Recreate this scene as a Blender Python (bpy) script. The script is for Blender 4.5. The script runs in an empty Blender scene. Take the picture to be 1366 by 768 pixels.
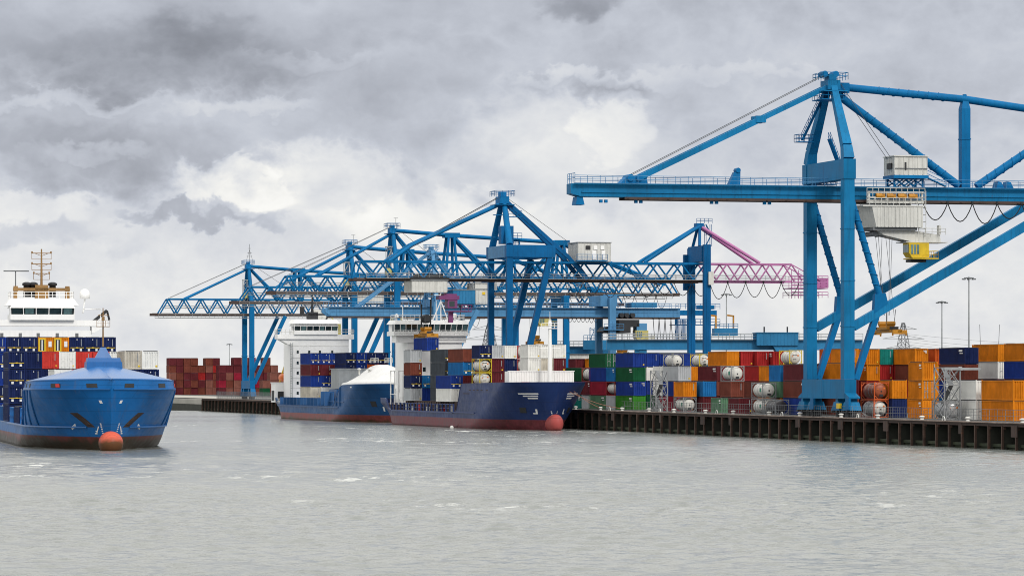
import bpy, math, random
from mathutils import Vector
R = math.radians
SC = bpy.context.scene
COL = SC.collection
random.seed(7)

# ------------------------------------------------------------------ camera
H_EYE = 9.8
FPX = 5200.0                       # focal length in pixels of the 1366 px wide photograph
cam = bpy.data.cameras.new('camera')
cam.sensor_fit = 'HORIZONTAL'; cam.sensor_width = 36.0
cam.lens = 36.0 * FPX / 1366.0
cam.shift_y = 119.0 / 1366.0
cam.clip_start = 1.0; cam.clip_end = 60000.0
camo = bpy.data.objects.new('camera', cam); COL.objects.link(camo)
camo.location = (0, 0, H_EYE); camo.rotation_euler = (R(90), 0, 0)
SC.camera = camo

# ------------------------------------------------------------------ sun, exposure
SUN_EL, SUN_AZ = 40.0, 152.0       # azimuth measured clockwise from +Y (behind the camera, a little to the right)
sun = bpy.data.lights.new('sun', 'SUN')
sun.energy = 1.5; sun.angle = R(11); sun.color = (1.0, 0.965, 0.91)
suno = bpy.data.objects.new('sun', sun); COL.objects.link(suno)
sd = Vector((math.sin(R(SUN_AZ)) * math.cos(R(SUN_EL)), math.cos(R(SUN_AZ)) * math.cos(R(SUN_EL)), math.sin(R(SUN_EL))))
suno.rotation_euler = sd.to_track_quat('Z', 'Y').to_euler()
suno.location = (0, 0, 200)
SC.view_settings.view_transform = 'Standard'; SC.view_settings.look = 'None'
SC.view_settings.exposure = 0.25; SC.view_settings.gamma = 1.0
SC.view_settings.use_curve_mapping = False
SC.cycles.max_bounces = 6; SC.cycles.diffuse_bounces = 2; SC.cycles.filter_width = 1.0; SC.render.filter_size = 1.0; SC.cycles.glossy_bounces = 3

# ------------------------------------------------------------------ node helper
class NT:
    def __init__(s, tree): s.t = tree; s.n = tree.nodes; s.l = tree.links
    def node(s, typ, **kw):
        x = s.n.new(typ)
        for k, v in kw.items(): setattr(x, k, v)
        return x
    def set(s, sock, v):
        if v is None: return
        if isinstance(v, bpy.types.NodeSocket): s.l.new(v, sock)
        else: sock.default_value = v
    def m(s, op, a, b=None, c=None, clamp=False):
        x = s.node('ShaderNodeMath', operation=op, use_clamp=clamp)
        s.set(x.inputs[0], a); s.set(x.inputs[1], b)
        if c is not None: s.set(x.inputs[2], c)
        return x.outputs[0]
    def mix(s, f, a, b, mode='MIX'):
        x = s.node('ShaderNodeMix', data_type='RGBA', blend_type=mode)
        s.set(x.inputs[0], f); s.set(x.inputs[6], a); s.set(x.inputs[7], b)
        return x.outputs[2]
    def xyz(s, x, y, z):
        n = s.node('ShaderNodeCombineXYZ')
        s.set(n.inputs[0], x); s.set(n.inputs[1], y); s.set(n.inputs[2], z)
        return n.outputs[0]
    def sep(s, v):
        n = s.node('ShaderNodeSeparateXYZ'); s.l.new(v, n.inputs[0]); return n.outputs
    def noise(s, vec, scale, detail=3.0, rough=0.5, dist=0.0):
        n = s.node('ShaderNodeTexNoise')
        if vec is not None: s.l.new(vec, n.inputs['Vector'])
        n.inputs['Scale'].default_value = scale; n.inputs['Detail'].default_value = detail
        n.inputs['Roughness'].default_value = rough; n.inputs['Distortion'].default_value = dist
        return n.outputs[0]
    def ramp(s, f, stops):
        n = s.node('ShaderNodeValToRGB'); s.l.new(f, n.inputs[0])
        e = n.color_ramp.elements
        while len(e) < len(stops): e.new(0.5)
        for i, (p, c) in enumerate(stops):
            e[i].position = p; e[i].color = (c if len(c) == 4 else (*c, 1))
        return n.outputs[0]
    def mrange(s, v, a, b, c=0.0, d=1.0, smooth=False):
        n = s.node('ShaderNodeMapRange', clamp=True)
        if smooth: n.interpolation_type = 'SMOOTHSTEP'
        s.set(n.inputs[0], v); n.inputs[1].default_value = a; n.inputs[2].default_value = b
        n.inputs[3].default_value = c; n.inputs[4].default_value = d
        return n.outputs[0]

# ------------------------------------------------------------------ sky: overcast cloud deck over a Nishita sky
W = bpy.data.worlds.new('World'); SC.world = W; W.use_nodes = True
nt = NT(W.node_tree); nt.n.clear()
out = nt.node('ShaderNodeOutputWorld')
skyt = nt.node('ShaderNodeTexSky'); skyt.sky_type = 'NISHITA'; skyt.sun_disc = False
skyt.sun_elevation = R(SUN_EL); skyt.sun_rotation = R(SUN_AZ)
bg1 = nt.node('ShaderNodeBackground'); nt.l.new(skyt.outputs[0], bg1.inputs[0]); bg1.inputs[1].default_value = 0.08
tc = nt.node('ShaderNodeTexCoord')
dx, dy, dz = nt.sep(tc.outputs['Generated'])
az = nt.m('ARCTAN2', dx, dy)                                   # bearing from +Y, radians
el = nt.m('ARCSINE', nt.m('MINIMUM', nt.m('MAXIMUM', dz, -1.0), 1.0))
U = nt.m('MULTIPLY', az, 5.2)                                  # bearing in units of 11 degrees (1000 px)
V = nt.m('MULTIPLY', el, 5.2)
p0 = nt.xyz(U, nt.m('MULTIPLY', V, 1.45), 0.37)
warp1 = nt.noise(p0, 3.2, 5, 0.58)
warp2 = nt.noise(nt.xyz(U, nt.m('MULTIPLY', V, 1.45), 4.1), 3.2, 5, 0.58)
fb = nt.noise(p0, 5.0, 8, 0.60, 0.35)
fine = nt.noise(nt.xyz(U, nt.m('MULTIPLY', V, 1.35), 9.3), 13.0, 7, 0.56, 0.2)
bil = nt.m('ABSOLUTE', nt.m('SUBTRACT', nt.noise(nt.xyz(U, nt.m('MULTIPLY', V, 1.3), 2.2), 11.0, 5, 0.55, 0.15), 0.5))
Uw = nt.m('ADD', nt.m('ADD', U, nt.m('MULTIPLY', nt.m('SUBTRACT', warp1, 0.5), 0.22)), nt.m('MULTIPLY', nt.m('SUBTRACT', fine, 0.5), 0.10))
Vw = nt.m('ADD', nt.m('ADD', V, nt.m('MULTIPLY', nt.m('SUBTRACT', warp2, 0.5), 0.12)), nt.m('MULTIPLY', nt.m('SUBTRACT', bil, 0.12), 0.16))
# base luminance against elevation: pale at the horizon, darker belly above, bright high overcast
base = nt.ramp(nt.m('MULTIPLY', el, 1 / 1.5708, clamp=True), [
    (0.0, (.69,) * 3), (0.018, (.64,) * 3), (0.034, (.53,) * 3), (0.048, (.455,) * 3), (0.062, (.43,) * 3), (0.10, (.76,) * 3), (0.20, (.95,) * 3), (0.45, (1.15,) * 3), (1.0, (1.35,) * 3)])
L = nt.m('ADD', base, nt.m('MULTIPLY', nt.m('SUBTRACT', fb, 0.5), 0.24))
L = nt.m('ADD', L, nt.m('MULTIPLY', nt.m('SUBTRACT', fine, 0.5), 0.15))
L = nt.m('ADD', L, nt.m('MULTIPLY', nt.m('SUBTRACT', 0.11, bil), 0.30))
def cloud(px, py, ru, rv, d, sharp=0.0):
    """one cloud of the deck: bearing and elevation of its centre, its half-sizes and how much brighter or darker it is"""
    global L
    u0, v0 = (px - 683) / 1000.0, (503 - py) / 1000.0
    a = nt.m('DIVIDE', nt.m('SUBTRACT', Uw, u0), ru / 1000.0)
    b = nt.m('DIVIDE', nt.m('SUBTRACT', Vw, v0), rv / 1000.0)
    r = nt.m('ADD', nt.m('MULTIPLY', a, a), nt.m('MULTIPLY', b, b))
    f = nt.mrange(r, 1.25, sharp, 0.0, d, True)
    L = nt.m('ADD', L, f)
for c in [(210, 92, 260, 62, -.15), (330, 60, 180, 40, -.03), (60, 50, 160, 50, -.03), (785, 12, 60, 30, -.13, .1), (150, 225, 230, 55, -.15), (60, 180, 180, 50, -.06), (470, 130, 180, 50, -.04), (290, 297, 110, 17, -.17, .3),
          (60, 330, 150, 20, -.07), (560, 190, 190, 46, -.05), (815, 145, 75, 26, -.10, .2), (600, 40, 260, 40, -.02), (1080, 60, 300, 60, .03),
          (330, 262, 70, 36, .08, .75), (420, 262, 170, 48, .12, .0), (350, 256, 80, 32, .05, .3), (60, 290, 90, 26, .09, .5), (560, 300, 160, 40, .06), (120, 215, 120, 14, .09), (770, 200, 150, 66, .12, .1), (830, 190, 60, 50, .07, .7),
          (800, 125, 120, 14, .12), (90, 145, 190, 14, .08), (330, 160, 120, 12, .08), (420, 90, 120, 16, .05), (950, 110, 160, 14, .06), (980, 330, 500, 90, .03), (640, 300, 240, 40, .07), (20, 410, 120, 30, .06)]:
    cloud(*c)
L = nt.m('MAXIMUM', L, 0.2)
tint = nt.ramp(nt.m('MULTIPLY', L, 1.0, clamp=True), [(0.25, (.915, .962, 1.11)), (0.50, (.935, .983, 1.10)), (0.75, (1.005, 1.0, .975)), (1.0, (1.01, .995, .955))])
cc = nt.node('ShaderNodeVectorMath', operation='SCALE'); nt.l.new(tint, cc.inputs[0]); nt.l.new(L, cc.inputs['Scale'])
bg2 = nt.node('ShaderNodeBackground'); nt.l.new(cc.outputs[0], bg2.inputs[0]); bg2.inputs[1].default_value = 1.0
mx = nt.node('ShaderNodeMixShader'); mx.inputs[0].default_value = 0.97
nt.l.new(bg1.outputs[0], mx.inputs[1]); nt.l.new(bg2.outputs[0], mx.inputs[2]); nt.l.new(mx.outputs[0], out.inputs[0])

# ------------------------------------------------------------------ materials
MATS = {}
def paint(name, rgb, rough=0.5, var=0.10, dirt=0.12, rust=0.0, scale=0.35, spec=0.4, streak=True, metal=0.0):
    """weathered paint: blotchy tone, vertical run-off streaks and rust spots in object space"""
    if name in MATS: return MATS[name]
    m = bpy.data.materials.new(name); m.use_nodes = True
    t = NT(m.node_tree); b = t.n['Principled BSDF']
    co = t.node('ShaderNodeTexCoord').outputs['Object']
    oi = t.node('ShaderNodeObjectInfo').outputs['Random']
    off = t.node('ShaderNodeVectorMath', operation='ADD'); t.l.new(co, off.inputs[0]); t.l.new(t.m('MULTIPLY', oi, 80.0), off.inputs[1])
    v = off.outputs[0]
    n1 = t.noise(v, scale, 5, 0.6)
    lo = tuple(c * (1 - 2 * var) for c in rgb) + (1,); hi = tuple(min(1, c * (1 + 2 * var) + .004) for c in rgb) + (1,)
    c = t.mix(t.mrange(n1, .3, .7), lo, hi)
    c = t.mix(t.m('MULTIPLY', oi, var * 2), c, tuple(x * .66 + .002 for x in rgb) + (1,))
    if streak and dirt:
        sx, sy, sz = t.sep(v)
        st = t.noise(t.xyz(t.m('MULTIPLY', sx, 2.2), t.m('MULTIPLY', sy, 2.2), t.m('MULTIPLY', sz, .16)), 1.0, 4, 0.65)
        c = t.mix(t.mrange(st, .5, .78, 0, dirt * 2.6), c, tuple(x * .38 + .007 for x in rgb) + (1,))
    if rust:
        n3 = t.noise(v, 1.1, 7, 0.72)
        c = t.mix(t.mrange(n3, .70 - rust * .25, .76 - rust * .2, 0, .75), c, (.13, .05, .022, 1))
    t.l.new(c, b.inputs['Base Color'])
    t.l.new(t.mrange(n1, .2, .8, rough - .08, rough + .12), b.inputs['Roughness'])
    b.inputs['Specular IOR Level'].default_value = spec; b.inputs['Metallic'].default_value = metal
    MATS[name] = m
    return m

M = dict(
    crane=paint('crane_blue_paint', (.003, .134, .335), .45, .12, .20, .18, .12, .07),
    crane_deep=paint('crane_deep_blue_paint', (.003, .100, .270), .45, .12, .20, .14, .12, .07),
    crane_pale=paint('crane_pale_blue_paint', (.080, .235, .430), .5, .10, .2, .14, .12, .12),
    crane_near=paint('near_crane_blue_paint', (.006, .158, .350), .45, .14, .26, .18, .10, .08),
    pink=paint('pink_paint', (.42, .15, .34), .5, .08, .1, .05, .2),
    purple=paint('purple_paint', (.18, .040, .15), .5, .1, .1),
    rail=paint('rusty_rail_steel', (.060, .038, .032), .75, .2, .2, .2, .3),
    dark=paint('dark_machinery_and_gap_shade', (.022, .024, .028), .6, .2, .1),
    rope=paint('steel_rope', (.075, .08, .085), .6, .05, 0),
    cable=paint('black_cable', (.015, .015, .016), .6, .05, 0),
    cladding=paint('pale_grey_cladding', (.60, .60, .57), .55, .06, .20, .05, .4),
    white=paint('ship_white_paint', (.88, .88, .87), .42, .015, .04, .03, .3),
    offwhite=paint('off_white_paint', (.60, .60, .57), .5, .05, .14, .05, .3),
    glass=paint('dark_window_glass', (.015, .030, .034), .08, .3, 0, 0, .5, .8),
    glass_tint=paint('green_window_glass', (.09, .17, .18), .1, .3, 0, 0, .7, .8),
    yellow=paint('yellow_paint', (.62, .43, .015), .5, .1, .12, .08),
    paleyellow=paint('pale_yellow_paint', (.52, .46, .16), .5, .1, .15, .05),
    amber=paint('amber_spreader_paint', (.46, .20, .010), .5, .12, .2, .15),
    mast=paint('buff_mast_paint', (.27, .15, .05), .5, .1, .1, .1),
    galv=paint('galvanised_steel', (.30, .32, .33), .5, .1, .1, .0, .6),
    galvdark=paint('weathered_steel', (.15, .16, .17), .6, .15, .1, .1, .6),
    silver=paint('stainless_tank', (.42, .43, .44), .3, .08, .12, .0, .5, .5, True, .35),
    tankwhite=paint('tank_white', (.64, .63, .59), .42, .07, .26, .06, .5),
    tankdark=paint('tank_dark', (.045, .042, .05), .4, .2, .1, .05, .5),
    tankorange=paint('tank_rust_red', (.34, .085, .035), .45, .15, .2, .1, .5),
    frameyellow=paint('frame_yellow', (.58, .44, .02), .5, .1, .1, .05),
    framegrey=paint('frame_grey', (.24, .25, .26), .55, .1, .1, .08),
    frameorange=paint('frame_orange', (.60, .10, .015), .5, .1, .1, .05),
    framered=paint('frame_red', (.30, .03, .03), .5, .1, .1, .05),
    label=paint('yellow_decal', (.70, .48, .02), .5, .02, 0),
    decal=paint('white_decal', (.72, .72, .71), .5, .02, 0),
    bulb=paint('bulb_red_paint', (.62, .105, .065), .5, .10, .12, .05, .6),
    bluehouse=paint('blue_steel_house', (.012, .18, .38), .5, .1, .12, .05, .2),
    orangeboat=paint('lifeboat_orange', (.60, .13, .02), .45, .05, .05),
    logo=paint('dark_blue_decal', (.010, .018, .085), .5, .02, 0),
    dome=paint('dome_white_paint', (.70, .70, .69), .5, .04, .12, .06, .3),
    black=paint('black_decal', (.02, .02, .022), .5, .02, 0),
    sticker=paint('orange_decal', (.70, .17, .01), .5, .02, 0),
    greenmark=paint('green_decal', (.01, .20, .13), .5, .02, 0),
    red=paint('red_gear_paint', (.45, .02, .02), .5, .1, .05),
    ropeline=paint('mooring_rope', (.28, .13, .09), .8, .1, 0),
)
CC = {  # container colours
    'O': ('orange', (.60, .190, .008)), 'B': ('royal blue', (.012, .040, .235)), 'N': ('navy blue', (.010, .020, .085)),
    'BB': ('bright blue', (.012, .140, .370)), 'R': ('red', (.330, .020, .020)), 'Cr': ('crimson', (.270, .014, .035)),
    'M': ('maroon', (.120, .020, .026)), 'Br': ('brown', (.165, .045, .030)), 'G': ('dark green', (.008, .085, .034)),
    'BG': ('leaf green', (.040, .200, .022)), 'T': ('teal', (.008, .185, .160)), 'S': ('sage green', (.105, .215, .130)),
    'W': ('white', (.76, .76, .73)), 'L': ('light grey', (.44, .46, .48)), 'D': ('slate grey', (.060, .070, .085)),
    'C': ('cream', (.56, .52, .44)), 'OR': ('orange red', (.48, .085, .014)), 'LR': ('light red', (.55, .045, .035)), 'P': ('dull pink brown', (.22, .085, .065)),
}
for k, (nm, rgb) in CC.items():
    M['c' + k] = paint('container_paint_' + nm.replace(' ', '_'), rgb, .55, .05 if k in 'WL' else .12, .05 if k in 'WLC' else .16, .10 if k in 'WL' else .22, .5, .07)

# ------------------------------------------------------------------ mesh builder
class MB:
    def __init__(s): s.v = []; s.f = []; s.m = []; s.mi = 0; s.sm = set()
    def mat(s, i): s.mi = i; return s
    def add(s, vs, fs, smooth=False):
        o = len(s.v); s.v += [tuple(p) for p in vs]
        for f in fs:
            if smooth: s.sm.add(len(s.f))
            s.f.append(tuple(i + o for i in f)); s.m.append(s.mi)
    def box(s, x0, x1, y0, y1, z0, z1):
        s.add([(x0, y0, z0), (x1, y0, z0), (x1, y1, z0), (x0, y1, z0), (x0, y0, z1), (x1, y0, z1), (x1, y1, z1), (x0, y1, z1)],
              [(0, 3, 2, 1), (4, 5, 6, 7), (0, 1, 5, 4), (1, 2, 6, 5), (2, 3, 7, 6), (3, 0, 4, 7)])
    def prism(s, b, t):
        """frustum between two quads"""
        s.add(list(b) + list(t), [(0, 3, 2, 1), (4, 5, 6, 7), (0, 1, 5, 4), (1, 2, 6, 5), (2, 3, 7, 6), (3, 0, 4, 7)])
    def extrude(s, poly, ax, d0, d1):
        """closed polygon given in the two other axes, swept along axis ax"""
        n = len(poly)
        def P(p, d):
            q = list(p); q.insert(ax, d); return tuple(q)
        s.add([P(p, d0) for p in poly] + [P(p, d1) for p in poly],
              [tuple(range(n))[::-1], tuple(range(n, 2 * n))] + [(i, (i + 1) % n, n + (i + 1) % n, n + i) for i in range(n)])
    def beam(s, p, q, w, h, w2=None, h2=None):
        p, q = Vector(p), Vector(q); d = (q - p).normalized()
        up = Vector((0, 0, 1)) if abs(d.z) < .98 else Vector((1, 0, 0))
        a = d.cross(up).normalized(); b = a.cross(d).normalized()
        w2 = w if w2 is None else w2; h2 = h if h2 is None else h2
        vs = []
        for c, ww, hh in ((p, w, h), (q, w2, h2)):
            for i, j in ((-1, -1), (1, -1), (1, 1), (-1, 1)): vs.append(c + a * (i * ww / 2) + b * (j * hh / 2))
        s.add(vs, [(0, 3, 2, 1), (4, 5, 6, 7), (0, 1, 5, 4), (1, 2, 6, 5), (2, 3, 7, 6), (3, 0, 4, 7)])
    def tube(s, p, q, r, n=8, r2=None, caps=True):
        p, q = Vector(p), Vector(q); d = (q - p).normalized()
        up = Vector((0, 0, 1)) if abs(d.z) < .98 else Vector((1, 0, 0))
        a = d.cross(up).normalized(); b = a.cross(d).normalized()
        r2 = r if r2 is None else r2
        vs = []
        for c, rr in ((p, r), (q, r2)):
            for i in range(n):
                t = 2 * math.pi * i / n; vs.append(c + a * (math.cos(t) * rr) + b * (math.sin(t) * rr))
        s.add(vs, [(i, (i + 1) % n, n + (i + 1) % n, n + i) for i in range(n)], n > 5)
        if caps: s.add(vs, [tuple(range(n))[::-1], tuple(range(n, 2 * n))])
    def path(s, pts, r, n=4):
        for a, b in zip(pts[:-1], pts[1:]): s.tube(a, b, r, n, caps=False)
    def lathe(s, prof, c=(0, 0, 0), n=16, axis='z'):
        vs = []
        for (r, h) in prof:
            for i in range(n):
                t = 2 * math.pi * i / n; x, y = r * math.cos(t), r * math.sin(t)
                p = (x, y, h) if axis == 'z' else (x, h, y)
                vs.append((p[0] + c[0], p[1] + c[1], p[2] + c[2]))
        fs = []
        for k in range(len(prof) - 1):
            for i in range(n):
                j = (i + 1) % n; fs.append((k * n + i, k * n + j, (k + 1) * n + j, (k + 1) * n + i))
        s.add(vs, fs, True)
    def mesh(s, name):
        me = bpy.data.meshes.new(name); me.from_pydata(s.v, [], s.f)
        me.polygons.foreach_set('material_index', s.m)
        if s.sm:
            me.polygons.foreach_set('use_smooth', [i in s.sm for i in range(len(s.f))])
        me.update(); return me
    def build(s, name, mats, parent=None, loc=None):
        me = s.mesh(name)
        for m in (mats if isinstance(mats, (list, tuple)) else [mats]): me.materials.append(m)
        o = bpy.data.objects.new(name, me); COL.objects.link(o)
        if parent: o.parent = parent
        if loc: o.location = loc
        return o
def tag(o, label=None, cat=None, group=None, kind=None):
    if label: o['label'] = label
    if cat: o['category'] = cat
    if group: o['group'] = group
    if kind: o['kind'] = kind
    return o
def empty(name, loc, rz=0.0, label=None, cat=None, group=None):
    o = bpy.data.objects.new(name, None); COL.objects.link(o)
    o.location = loc; o.rotation_euler = (0, 0, rz); o.empty_display_size = 1
    return tag(o, label, cat, group)
def kids(o): return [c for c in COL.objects if c.parent == o]
def copy_tree(o, parent=None):
    c = o.copy(); COL.objects.link(c)
    if parent: c.parent = parent
    for ch in kids(o): copy_tree(ch, c)
    return c
def railing(mb, p, q, h=1.1, step=2.0, r=.035):
    p, q = Vector(p), Vector(q); n = max(1, round((q - p).length / step))
    z = Vector((0, 0, 1))
    for k in (h, h * .5): mb.tube(p + z * k, q + z * k, r, 4, caps=False)
    for i in range(n + 1):
        c = p.lerp(q, i / n); mb.tube(c, c + z * h, r, 4, caps=False)

# ------------------------------------------------------------------ the quay frame: s runs along the quay edge away from the camera, a runs inland
P0 = Vector((68.3, 520.0, 0)); UQ = Vector((-.2483, .9687, 0)); VQ = Vector((.9687, .2483, 0))
RZQ = math.atan2(.2483, .9687)
ZQ = 3.6
def Q(s, a, z=ZQ): 
    p = P0 + UQ * s + VQ * a; return Vector((p.x, p.y, z))
def s_at(px, a):
    m = (px - 683) / FPX
    return (68.3 + .9687 * a - m * (520 + .2483 * a)) / (.9687 * m + .2483)
def px_of(p): return 683 + FPX * p[0] / p[1], 503 - FPX * (p[2] - H_EYE) / p[1]
ORD = ['first', 'second', 'third', 'fourth', 'fifth', 'sixth', 'seventh', 'eighth', 'ninth', 'tenth', 'eleventh', 'twelfth', 'thirteenth',
       'fourteenth', 'fifteenth', 'sixteenth', 'seventeenth', 'eighteenth', 'nineteenth', 'twentieth']

# ================================================================== SETTING
def water_mat():
    m = bpy.data.materials.new('harbour_water'); m.use_nodes = True
    t = NT(m.node_tree); b = t.n['Principled BSDF']
    co = t.node('ShaderNodeNewGeometry').outputs['Position']
    x, y, z = t.sep(co)
    sw = t.noise(t.xyz(t.m('MULTIPLY', x, .5), y, z), .02, 4, .55)
    patch = t.noise(t.xyz(t.m('MULTIPLY', x, .35), y, 3.0), .011, 3, .5)
    # foam flecks: thin broken streaks gathered in a few drifts
    fo = t.noise(t.xyz(t.m('MULTIPLY', x, .55), t.m('MULTIPLY', y, .20), 1.0), .55, 5, .66)
    dr = t.noise(t.xyz(t.m('MULTIPLY', x, .28), t.m('MULTIPLY', y, .22), 7.0), .075, 3, .55)
    foam = t.m('MULTIPLY', t.mrange(fo, .56, .66, 0, 1), t.mrange(dr, .56, .70, 0, .8))
    col = t.mix(t.mrange(patch, .35, .65), (.160, .175, .168, 1), (.196, .208, .200, 1))
    col = t.mix(t.m('MULTIPLY', foam, .85), col, (.80, .81, .79, 1))
    t.l.new(col, b.inputs['Base Color'])
    t.l.new(t.m('ADD', t.mrange(sw, .3, .7, .12, .22), t.m('MULTIPLY', foam, .4)), b.inputs['Roughness'])
    b.inputs['IOR'].default_value = 1.33; b.inputs['Specular IOR Level'].default_value = .5
    w1 = t.noise(t.xyz(t.m('MULTIPLY', x, .75), y, 0.0), .9, 3, .6)
    w2 = t.noise(t.xyz(x, y, 5.0), 1.7, 3, .6)
    w3 = t.noise(t.xyz(t.m('MULTIPLY', x, .5), y, 8.0), .10, 2, .5)
    h = t.m('ADD', t.m('MULTIPLY', w1, .5), t.m('MULTIPLY', w2, .35))
    bp = t.node('ShaderNodeBump'); bp.inputs['Strength'].default_value = 1.0; bp.inputs['Distance'].default_value = .16
    t.l.new(h, bp.inputs['Height']); t.l.new(bp.outputs[0], b.inputs['Normal'])
    return m
import numpy as np
def water_mesh():
    # wind ripples as real waves out to the ships, flat water beyond and to the sides
    ys = [120.0]
    while ys[-1] < 1150: ys.append(ys[-1] + (.42 if ys[-1] < 300 else .42 + (ys[-1] - 300) * .0026))
    ys = np.array(ys); nx = 460; u = np.linspace(-1, 1, nx)
    X = u[None, :] * (ys[:, None] * .165 + 22) ; Y = np.repeat(ys[:, None], nx, 1)
    rg = np.random.default_rng(5); Z = np.zeros_like(X)
    for i in range(80):
        lam = .8 * (6.0 / .8) ** (rg.random() ** 1.7); th = rg.normal(math.radians(75), .75)
        k = 2 * math.pi / lam; kx, ky = k * math.cos(th), k * math.sin(th)
        step = np.gradient(ys)[:, None]; damp = np.clip((lam / np.maximum(step, .3) - 2.0) / 2.0, 0, 1)
        Z += damp * (.0074 * lam ** .48) * np.sin(kx * X + ky * Y + rg.random() * 6.283)
    gust = 1 + .35 * np.sin(X * .021 + Y * .013 + 1) * np.sin(Y * .017 - X * .009)
    Z *= gust
    nr = len(ys); v = np.stack([X, Y, Z], -1).reshape(-1, 3)
    i = np.arange(nr * nx).reshape(nr, nx); q = np.stack([i[:-1, :-1], i[:-1, 1:], i[1:, 1:], i[1:, :-1]], -1).reshape(-1, 4)
    ext = np.array([(-9000, 20, -.3), (9000, 20, -.3), (9000, 40000, -.3), (-9000, 40000, -.3)]); n0 = len(v)
    v = np.concatenate([v, ext]); q = np.concatenate([q, [[n0, n0 + 1, n0 + 2, n0 + 3]]])
    me = bpy.data.meshes.new('water'); me.vertices.add(len(v)); me.vertices.foreach_set('co', v.ravel())
    me.loops.add(q.size); me.loops.foreach_set('vertex_index', q.ravel().astype(np.int32))
    me.polygons.add(len(q)); me.polygons.foreach_set('loop_start', np.arange(0, q.size, 4, dtype=np.int32)); me.polygons.foreach_set('loop_total', np.full(len(q), 4, dtype=np.int32))
    me.polygons.foreach_set('use_smooth', np.ones(len(q), dtype=bool)); me.update(); me.validate(); return me
me = water_mesh(); me.materials.append(water_mat()); o = bpy.data.objects.new('water', me); COL.objects.link(o); tag(o, kind='structure')

def ground_mat(name, c0, c1, sc=.05):
    m = bpy.data.materials.new(name); m.use_nodes = True
    t = NT(m.node_tree); b = t.n['Principled BSDF']
    co = t.node('ShaderNodeNewGeometry').outputs['Position']
    n = t.noise(co, sc, 6, .6); n2 = t.noise(co, .9, 5, .7)
    c = t.mix(t.mrange(n, .35, .65), (*c0, 1), (*c1, 1))
    c = t.mix(t.mrange(n2, .5, .75, 0, .4), c, (c0[0] * .5, c0[1] * .5, c0[2] * .5, 1))
    t.l.new(c, b.inputs['Base Color']); b.inputs['Roughness'].default_value = .88
    return m
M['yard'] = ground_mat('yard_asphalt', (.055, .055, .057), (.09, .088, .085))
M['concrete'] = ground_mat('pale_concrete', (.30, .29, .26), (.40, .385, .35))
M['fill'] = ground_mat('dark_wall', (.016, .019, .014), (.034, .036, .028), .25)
M['pile'] = paint('rusty_pile', (.090, .053, .040), .85, .35, .45, .4, .8)
M['cap'] = paint('rusty_cap_beam', (.055, .036, .031), .85, .3, .35, .3, .25)
M['capedge'] = paint('worn_cap_edge', (.27, .21, .18), .8, .25, .3, .3, .4)
M['weed'] = ground_mat('weedy_ledge', (.014, .022, .010), (.035, .045, .022), .7)

S_END = 640.0                                              # the piled quay ends here, pale concrete goes on
def slab(name, mat, s0, s1, a0, a1, z0, z1):
    mb = MB(); p = [Q(s0, a0), Q(s0, a1), Q(s1, a1), Q(s1, a0)]
    mb.prism([(q.x, q.y, z0) for q in p], [(q.x, q.y, z1) for q in p]); return tag(mb.build(name, mat), kind='structure')
slab('container_yard_ground', M['yard'], -260, 2600, 2.2, 2400, -3, ZQ)
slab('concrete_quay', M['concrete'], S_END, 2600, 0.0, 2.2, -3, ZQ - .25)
slab('concrete_quay_foot', M['fill'], S_END, 2600, -.25, -.003, -3, 1.9)
slab('concrete_quay_apron', M['concrete'], S_END + 4, 1500, 2.2, 26, ZQ, ZQ + .05)

# the piled quay wall
qw = empty('quay_wall', Q(0, 0, 0), RZQ, 'long rusty piled quay wall running from right foreground into the distance', 'quay wall')
S0 = -140.0
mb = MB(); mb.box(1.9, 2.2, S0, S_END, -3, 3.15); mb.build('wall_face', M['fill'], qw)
mb = MB(); mb.box(-.12, 2.195, S0, S_END, 3.15, ZQ - .02); mb.build('cap_beam', M['cap'], qw)
mb = MB(); mb.box(-.30, .10, S0, S_END, ZQ - .018, ZQ + .14); mb.build('edge_strip', M['capedge'], qw)
mb = MB(); mb.box(.45, 1.895, S0, S_END, .35, .75); mb.box(.7, 1.895, S0, S_END, -1, .349); mb.build('ledge', M['weed'], qw)
pm = MB(); pm.box(-.22, .10, -.15, .15, -2, ZQ - .35); pm.mat(1); pm.box(.101, 1.893, -.06, .06, -2, 3.145); pm.mat(0); pm.box(-.05, .30, -.30, .30, 2.75, 3.145)
pme = pm.mesh('pile'); pme.materials.append(M['pile']); pme.materials.append(M['fill'])
for i in range(98):
    s = S0 + 92 + i * 5.05 if i < 60 else 440 + (i - 60) * 5.4
    o = bpy.data.objects.new('pile', pme); COL.objects.link(o); o.parent = qw; o.location = (0, s, random.uniform(-.05, .05))
fe = MB(); fe.box(-.19, -.13, -1.25, 1.25, 1.75, 3.3)
fme = fe.mesh('fender_panel'); fme.materials.append(M['cap'])
rf = random.Random(3)
for i in range(16):
    o = bpy.data.objects.new('fender_panel', fme); COL.objects.link(o); o.parent = qw; s_ = -60 + i * 25.25 + rf.choice((0, 5.05, 10.1)); o.location = (0, s_ + 2.5, rf.uniform(.0, .35)); o.scale = (1, rf.uniform(.4, 1), 1)
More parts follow.
